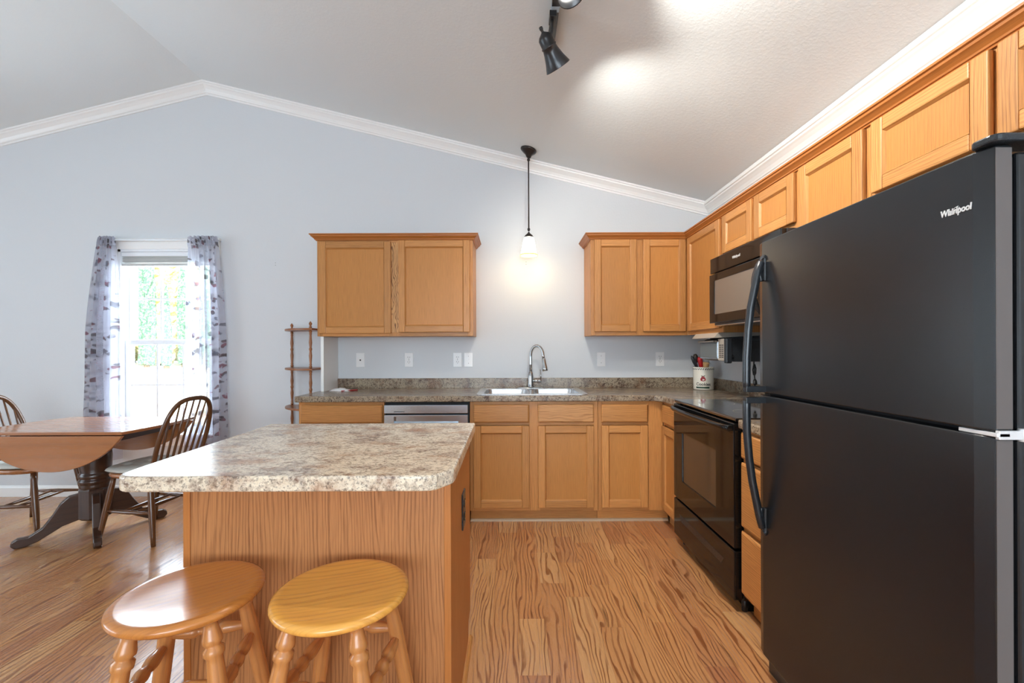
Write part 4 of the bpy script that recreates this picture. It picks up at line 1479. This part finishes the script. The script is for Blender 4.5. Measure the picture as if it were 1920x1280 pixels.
b = MB(); b.box(WX0 + .024, WX1 - .024, YB + .004, YB + .040, WZ1 - .058, WZ1 - .022)
b.build('headrail', M['vinyl'], bl, bevel=.003)
b = MB()
for k in range(7): b.box(WX0 + .03, WX1 - .03, YB + .005, YB + .038, WZ1 - .064 - k * .008, WZ1 - .0585 - k * .008)
b.build('stacked_slats', M['blind'], bl)
b = MB(); b.box(WX0 + .026, WX1 - .026, YB + .003, YB + .040, WZ1 - .142, WZ1 - .118)
b.build('bottom_rail', M['blind'], bl, bevel=.003)

# ================================================================== pendant lamp
px_, py_ = .138, 3.50
pc = ceil_z(px_)
pd = thing('pendant_lamp', 'lit pendant lamp with frosted glass shade hanging over the sink', 'pendant lamp', (px_, py_, 0))
b = MB(); ang = math.atan(SL)
prof = [(0, .062), (-.006, .064), (-.014, .060), (-.028, .046), (-.045, .026), (-.060, .020), (-.068, .012)]
seg = 28; rs = []
for h, r in prof:
    rs.append([(r * math.cos(2 * PI * j / seg), r * math.sin(2 * PI * j / seg), pc - .002 + h - SL * r * math.cos(2 * PI * j / seg)) for j in range(seg)])
b.rings(rs); b.build('canopy', M['bronze'], pd)
b = MB(); b.tube([(0, 0, pc - .065), (0, 0, 2.215)], .0055, 10)
b.lathe([(0, .004), (.01, .012), (.02, .012), (.03, .005)], (0, 0, pc - .10), 12); b.lathe([(0, .006), (.01, .011), (.02, .011), (.03, .005)], (0, 0, 2.19), 12)
b.build('rod', M['bronze'], pd)
b = MB(); b.lathe([(0, .036), (.006, .037), (.018, .030), (.028, .018), (.036, .009), (.045, .006)], (0, 0, 2.140), 24)
b.build('socket_cap', M['bronze'], pd)
b = MB(); b.lathe([(.150, .034), (.12, .045), (.08, .053), (.04, .059), (.012, .066), (.010, .064), (.04, .056), (.08, .050), (.12, .042), (.146, .031)], (0, 0, 1.995), 30, cap0=False, cap1=False)
sh_ = b.build('glass_shade', M['shade'], pd)
b = MB(); b.lathe([(.014, .0665), (.004, .072), (.0, .073), (.0, .069), (.012, .063)], (0, 0, 1.992), 30, cap0=False, cap1=False)
b.build('amber_rim', M['shade_rim'], sh_)
lp = light('pendant_bulb_light', 'POINT', (0, 0, 1.985), 1.5, (1.0, 0.76, 0.44), shadow_soft_size=.03)
lp.parent = pd

# ================================================================== track light
tx_ = .205
def cz(y, x=tx_): return ceil_z(x)
tr = thing('track_light', 'black ceiling track light with bell-shaped heads near the top edge', 'track light', (0, 0, 0))
zt = ceil_z(tx_)
b = MB(); b.box(tx_ - .018, tx_ + .018, .95, 2.27, zt - .028, zt - .002)
b.build('track', M['lampblack'], tr, bevel=.002)
b = MB(); b.box(tx_ - .0186, tx_ + .0186, 1.985, 2.02, zt - .0285, zt - .006)
o = b.build('label_tag', M['label'], tr)
def head(pivot, axis, cone, energy):
    pv = Vector(pivot); ax = Vector(axis).normalized()
    top = Vector((pv.x, pv.y, zt - .028))
    m = MB()
    m.box(pv.x - .016, pv.x + .016, pv.y - .03, pv.y + .03, zt - .055, zt - .027)
    m.tube([(pv.x, pv.y, zt - .05), (pv.x - .004, pv.y, zt - .105), (pv.x - .012, pv.y + .01, zt - .135)], .0075, 10)
    hd = m.build('head_stem', M['lampblack'], tr, bevel=.001)
    c0 = Vector((pv.x - .035, pv.y + .012, zt - .125)) - ax * .01
    m = MB()
    prof = [(-.038, .002), (-.036, .008), (-.026, .009), (-.020, .006), (-.014, .006), (-.008, .014), (.0, .026), (.012, .034), (.045, .034), (.047, .037), (.053, .037), (.055, .034), (.075, .038), (.11, .048), (.145, .062), (.147, .062),
            (.145, .059), (.11, .045), (.075, .034), (.06, .031), (.06, .001)]
    m.lathe([(h, r) for h, r in prof], c0, 28, p1=c0 + ax)
    hh = m.build('lamp_head', M['lampblack'], hd)
    m = MB(); m.lathe([(.061, .012), (.08, .022), (.105, .032), (.118, .030), (.128, .018), (.131, .001)], c0, 20, p1=c0 + ax)
    m.build('bulb', M['glow'], hh)
    L = light('track_spot', 'SPOT', c0 + ax * .136, energy, (1.0, 0.95, 0.87), ax, spot_size=math.radians(cone), spot_blend=.5, shadow_soft_size=.02)
    return c0
head((tx_ - .010, 2.035, 0), (.50, .50, -.70), 145, 34)
head((tx_ + .012, 1.66, 0), (.35, -.25, -.85), 145, 30)
head((tx_, 1.42, 0), (.90, .25, -.55), 112, 58)

# ================================================================== wall plates
def plate(kind, label, px, z=1.155):
    X_ = (px - 960) * YB / 817.0
    t = thing({'outlet': 'wall_outlet', 'switch': 'light_switch', 'jack': 'phone_jack', 'gfci': 'light_switch'}[kind], label, {'outlet': 'outlet', 'switch': 'switch', 'jack': 'phone jack', 'gfci': 'switch'}[kind],
              (X_, YB - .0005, z), 0, 'white wall plates above the counter')
    b = MB(); b.box(-.036, .036, -.006, 0, -.060, .060)
    b.build('cover_plate', M['plate'], t, bevel=.002)
    if kind == 'outlet':
        for dz in (-.020, .020):
            b = MB(); b.prism([(p[0], p[1]) for p in rrect(0, dz, .017, .0145, .009)], -.0085, -.005, plane='xz')
            s = b.build('socket', M['plate'], t)
            b = MB(); b.box(-.009, -.0065, -.0090, -.0084, dz - .001, dz + .009); b.box(.0065, .009, -.0090, -.0084, dz - .001, dz + .008); b.box(-.002, .002, -.0090, -.0084, dz - .010, dz - .006)
            b.build('slots', M['slot'], s)
        b = MB(); b.lathe([(0, .003), (.002, .003)], (0, -.006, 0), 8, p1=(0, -1.006, 0)); b.build('screw', M['slot'], t)
    elif kind == 'jack':
        b = MB(); b.box(-.006, .006, -.0072, -.0058, -.006, .006); b.build('jack_socket', M['slot'], t)
    else:
        b = MB(); b.box(-.005, .005, -.0072, -.0058, -.012, .012); b.build('toggle_slot', M['plate'], t)
        b = MB(); b.box(-.0035, .0035, -.014, -.006, -.001, .009); b.build('toggle', M['plate'], t, bevel=.001)
        b = MB(); b.lathe([(0, .0025), (.001, .0025)], (0, -.0058, .03), 8, p1=(0, -1.0058, .03)); b.lathe([(0, .0025), (.001, .0025)], (0, -.0058, -.03), 8, p1=(0, -1.0058, -.03)); b.build('screw', M['slot'], t)
    return t
plate('jack', 'white phone jack plate, leftmost plate above the counter', 676)
plate('outlet', 'white double outlet standing alone under the lone wall cabinet', 767)
plate('outlet', 'white double outlet directly left of a light switch', 858)
plate('switch', 'white light switch directly right of a double outlet', 878.5)
plate('switch', 'white light switch standing alone right of the faucet', 1127)
plate('outlet', 'white double outlet nearest the cookie crock', 1237)
for (qx, qy, lab) in ((517, 492, 'pair of tiny dark screw holes in the bare wall left of the cabinet'), (987, 492, 'pair of tiny dark screw holes in the wall just below the pendant shade')):
    b = MB()
    X_ = (qx - 960) * YB / 817; Z_ = 1.246 + (655 - qy) * YB / 817
    for dz in (0, -.02): b.lathe([(0, .0028), (.0006, .0022)], (X_, YB - .0002, Z_ + dz), 8, p1=(X_, YB - 1.0002, Z_ + dz))
    tag(b.build('screw_holes', M['slot']), lab, 'screw holes')

# ================================================================== etagere
et = thing('corner_shelf', 'small quarter-round wooden shelf with turned posts left of the counter', 'shelf', (-1.566, YB - .018, 0))
zsh = [.13, .45, .772, 1.090, 1.408]
for z in zsh:
    b = MB()
    pts = [(0, 0)] + [(-.335 * math.sin(math.radians(a)), -.305 * math.cos(math.radians(a))) for a in range(0, 91, 6)]
    # CCW: corner, along front, arc to left
    b.prism(pts[::-1], z - .008, z + .008, g=0)
    b.build('shelf_board', M['shelf_wood'], et, bevel=.003)
def spindle_between(x, y, za, zb, b):
    L = zb - za
    b.lathe([(za + 0 * L, .009), (za + .05 * L, .012), (za + .07 * L, .0075), (za + .10 * L, .011), (za + .12 * L, .008), (za + .2 * L, .0095), (za + .33 * L, .0125), (za + .42 * L, .0095), (za + .46 * L, .0085), (za + .48 * L, .012), (za + .52 * L, .012), (za + .54 * L, .0085),
             (za + .58 * L, .0095), (za + .67 * L, .0125), (za + .8 * L, .0095), (za + .88 * L, .008), (za + .90 * L, .011), (za + .93 * L, .0075), (za + .95 * L, .012), (za + L, .009)], (x, y, 0), 14)
for (x, y) in ((-.298, -.022), (-.02, -.282), (-.02, -.02)):
    b = MB()
    spindle_between(x, y, 0.0, zsh[0] - .0085, b)
    for k in range(4): spindle_between(x, y, zsh[k] + .0085, zsh[k + 1] - .0085, b)
    b.lathe([(1.417, .009), (1.425, .011), (1.43, .007), (1.437, .007), (1.447, .012), (1.455, .0115), (1.466, .004), (1.47, .001)], (x, y, 0), 14)
    b.build('post', M['shelf_wood'], et)

# ================================================================== counter clutter
b = MB()
rnd = random.Random(5)
n = 14; g = []
for i in range(n + 1):
    row = []
    for j in range(8):
        u, v = i / n, j / 7
        row.append((-1.46 + .17 * u, 3.47 + .10 * v - .04 * u, CT1 + .0015 + (.020 * math.sin(PI * u) * math.sin(PI * v) + rnd.uniform(0, .006)) * (1 if 0 < i < n and 0 < j < 7 else 0)))
    g.append(row)
b.rings(g, closed=False, smooth=False)
b.rings([[(p[0], p[1], CT1 + .0006) for p in r] for r in g], closed=False, smooth=False)
tag(b.build('plastic_bag', M['paper']), 'crumpled clear-white bag on the counter against the end panel', 'bag')
b = MB(); b.tube([(-1.345, 3.43, CT1 + .006), (-1.25, 3.52, CT1 + .006)], [.004, .006], 8)
tag(b.build('pen', M['red']), 'red pen lying on the counter beside the crumpled bag', 'pen')

# cookie crock
CX_, CY_ = 1.545, 3.52
cr = thing('cookie_crock', 'cream ceramic crock with apple and Cookies lettering in the counter corner', 'crock', (CX_, CY_, CT1 + .0005))
b = MB(); b.lathe([(0, .072), (.004, .076), (.015, .0765), (.165, .0785), (.180, .080), (.182, .077), (.178, .074), (.02, .070), (.018, .001)], (0, 0, 0), 40)
b.build('body', M['ceramic'], cr)
view = math.atan2(-CX_, -CY_)  # direction from crock to the camera
def on_cyl(s, z, r):   # s arc metres to the right as seen by camera
    base_ang = math.atan2(-CY_, -CX_) + .15
    a = base_ang + s / r
    return (r * math.cos(a), r * math.sin(a), z)
def wrap(o, r, zc, s0=0.0):
    for v in o.data.vertices:
        s, z, d = v.co.x, v.co.y, v.co.z
        v.co = on_cyl(s + s0, zc + z, r + d)
def wrapped_text(name, body, size, mat, zc, s0, r, sx=1.0, bold=0):
    o = text_part(name, body, size, mat, cr, (0, 0, 0), (0, 0, 0), ext=.0006, sx=sx, bold=bold)
    wrap(o, r, zc, s0)
    return o
def patch(name, poly, mat, zc, s0, r, parent=cr):
    b = MB(); P = [on_cyl(s0 + a, zc + c, r) for a, c in poly]; Q = [on_cyl(s0 + a, zc + c, r - .002) for a, c in poly]
    b.rings([Q, P], smooth=False)
    return b
wrapped_text('lettering', 'Cookies', .034, M['black_glaze'], .046, -.012, .0775, sx=.98, bold=.0006)
b = MB(); n = 16
for i in range(n):
    a0 = -.070 + .105 * i / n; a1 = -.070 + .105 * (i + 1) / n
    b.quad([on_cyl(a0, .014, .0775), on_cyl(a1, .014, .0775), on_cyl(a1, .026, .0775), on_cyl(a0, .026, .0775)])
b.build('green_band', M['green_band'], cr)
ap = [(.020 * math.cos(t) * (1 - .12 * math.sin(t)), .019 * math.sin(t) - .004 * math.cos(t * 2) * (1 if math.sin(t) > 0 else .3)) for t in [2 * PI * k / 24 for k in range(24)]]
patch('apple', ap, None, .088, -.014, .0788).build('apple_motif', M['apple_red'], cr)
b = patch('leaf', [(0, 0), (.008, .007), (.018, .008), (.010, .001)], None, .109, -.014, .0788)
bb = patch('leaf', [(0, 0), (-.006, .006), (-.016, .006), (-.010, .0)], None, .109, -.014, .0788)
for src in (bb,):
    off = len(b.v); b.v += src.v
    for i, f in enumerate(src.f): b.face([q + off for q in f], src.uv[i], .5)
b.build('apple_leaves', M['green_band'], cr)
b = MB()
for k in range(30):
    s0 = 2 * PI * .0796 * k / 30
    for (za, zb_, sh2) in ((.160, .166, 0), (.1665, .172, .5)):
        w_ = 2 * PI * .0796 / 30 * .5
        s1 = s0 + sh2 * w_ * 2 * .5
        b.quad([on_cyl(s1, za, .0797), on_cyl(s1 + w_, za, .0797), on_cyl(s1 + w_, zb_, .0800), on_cyl(s1, zb_, .0800)])
b.build('checked_rim', M['black_glaze'], cr)

def utensil(name, label, cat, p0, p1, prof, mat, headmat=None, headprof=None, flat=1.0):
    t = thing(name, label, cat, (CX_ + p0[0], CY_ + p0[1], CT1 + p0[2]), 0, 'utensils standing in the cookie crock')
    d = Vector(p1) - Vector(p0)
    b = MB(); b.lathe(prof, (0, 0, 0), 12, p1=d)
    b.build('handle', mat, t)
    if headprof:
        b = MB(); b.lathe(headprof, (0, 0, 0), 16, p1=d)
        for i, v in enumerate(b.v): b.v[i] = (v[0], v[1], v[2])
        b.build('head', headmat or mat, t)
    return t
utensil('serving_spoon', 'black serving spoon leaning out of the crock to the left', 'spoon', (.02, 0, .03), (-.105, -.02, .272), [(0, .005), (.75, .005)], M['steel'], M['black_plastic'], [(.55, .004), (.64, .011), (.8, .015), (.93, .012), (1, .003)])
utensil('spatula', 'red spatula standing in the cookie crock', 'spatula', (.01, 0, .03), (-.040, -.02, .262), [(0, .005), (.8, .005)], M['black_plastic'], M['red'], [(.55, .006), (.62, .016), (.9, .020), (1, .012)])
utensil('ladle', 'dark ladle behind the red spatula in the crock', 'ladle', (0, .02, .03), (-.055, .03, .285), [(0, .004), (.9, .004)], M['steel'], M['bronze'], [(.72, .005), (.80, .018), (.92, .020), (1, .010)])
utensil('wooden_spatula', 'pale wooden paddle low in the middle of the crock', 'spatula', (0, 0, .03), (.010, -.03, .218), [(0, .006), (.7, .006)], M['spoon_wood'], M['spoon_wood'], [(.6, .008), (.75, .022), (1, .024)])
wt = thing('whisk', 'steel wire whisk at the right side of the crock', 'whisk', (CX_ + .03, CY_, CT1 + .03), 0, 'utensils standing in the cookie crock')
b = MB(); b.tube([(0, 0, 0), (.012, -.004, .12)], .005, 8); b.build('handle', M['steel'], wt)
b = MB()
for k in range(5):
    a = PI * k / 5
    pts = []
    for q in range(13):
        u = q / 12
        r_ = .024 * math.sin(PI * u)
        sgn = math.cos(PI * u)
        rr_ = .026 * math.sin(PI * (q / 12)) ** 1.0
        th = PI * 2 * (q / 12)
        pts.append((.012 + .022 * math.sin(th) * math.cos(a), -.004 + .022 * math.sin(th) * math.sin(a), .155 - .035 * math.cos(th)))
    b.tube(pts, .0009, 6)
b.build('wires', M['steel'], wt)

# under-cabinet toaster oven with hood mount
to = thing('toaster_oven', 'black and grey toaster oven hung under the corner wall cabinet', 'toaster oven', (1.365, 3.165, 1.160), RU)
w, hT = .395, .150
b = MB(); b.prism([(p[0], p[1]) for p in rrect(.165, hT / 2, .150, hT / 2, .03)], .02, w, plane='yz')
b.build('body', M['black_plastic'], to, bevel=.002)
b = MB(); b.box(.0, .36 * .78, -.002, .016, .012, hT - .016)
fr_ = b.build('door_frame', M['steel'], to, bevel=.006, seg=3)
b = MB(); b.box(.012, .272, -.006, .010, .022, hT - .026)
b.build('glass_door', M['toaster_glass'], fr_, bevel=.004)
b = MB(); b.tube([(.02, -.018, hT - .018), (.26, -.018, hT - .018)], .006, 8); b.box(.02, .03, -.02, .0, hT - .024, hT - .012); b.box(.25, .26, -.02, .0, hT - .024, hT - .012)
b.build('door_handle', M['greyplastic'], fr_)
b = MB(); b.box(.285, w - .02, -.004, .016, .004, hT - .002)
cp = b.build('control_panel', M['greyplastic'], to, bevel=.004)
b = MB()
for k in range(7):
    z = .025 + k * .013
    b.box(.305, .330, -.0055, -.0035, z, z + .006); b.box(.338, .360, -.0055, -.0035, z, z + .006)
b.build('buttons', M['slot'], cp)
b = MB()
for k in range(3): b.lathe([(0, .018), (.006, .017), (.008, .0)], (w - .002 + k * 0, .03 + .0 * k, .03), 6, p1=(w + .998, .03, .03)); break
for k in range(5): b.box(w + .0002, w + .0016, .09, .22, .085 + k * .010, .089 + k * .010)
b.build('side_vents', M['gasket'], to)
b = MB(); b.box(w - .03, w + .012, -.006, .03, -.010, hT + .0)
b.build('end_bezel', M['black_plastic'], to, bevel=.008, seg=3)
b = MB(); b.prism([(-.050, hT + .006), (-.046, hT + .002), (.29, hT + .020), (.29, hT + .0385), (-.022, hT + .0385)], -.02, .33, plane='yz')
b.build('mounting_hood', M['greyplastic'], to, bevel=.002)
b = MB()
for xx in (.05, .30): b.box(xx, xx + .02, .05, .25, hT - .001, hT + .022)
b.build('hanger', M['black_plastic'], to)
pts = [(.345, .20, .0), (.345, .20, -.02), (.332, .20, -.055), (.340, .20, -.085), (.352, .20, -.092), (.366, .20, -.075), (.368, .20, -.045), (.356, .20, -.02), (.350, .20, -.035), (.352, .20, -.10), (.356, .20, -.115)]
b = MB(); b.tube(pts, .004, 8)
cd = b.build('power_cord', M['cordm'], to)
b = MB(); b.lathe([(0, .005), (.3, .011), (.8, .013), (1, .010)], (.356, .20, -.112), 12, p1=(.358, .20, -.150)); b.box(.350, .3515, .197, .203, -.165, -.15); b.box(.3625, .364, .197, .203, -.165, -.15)
b.build('plug', M['cordm'], cd)
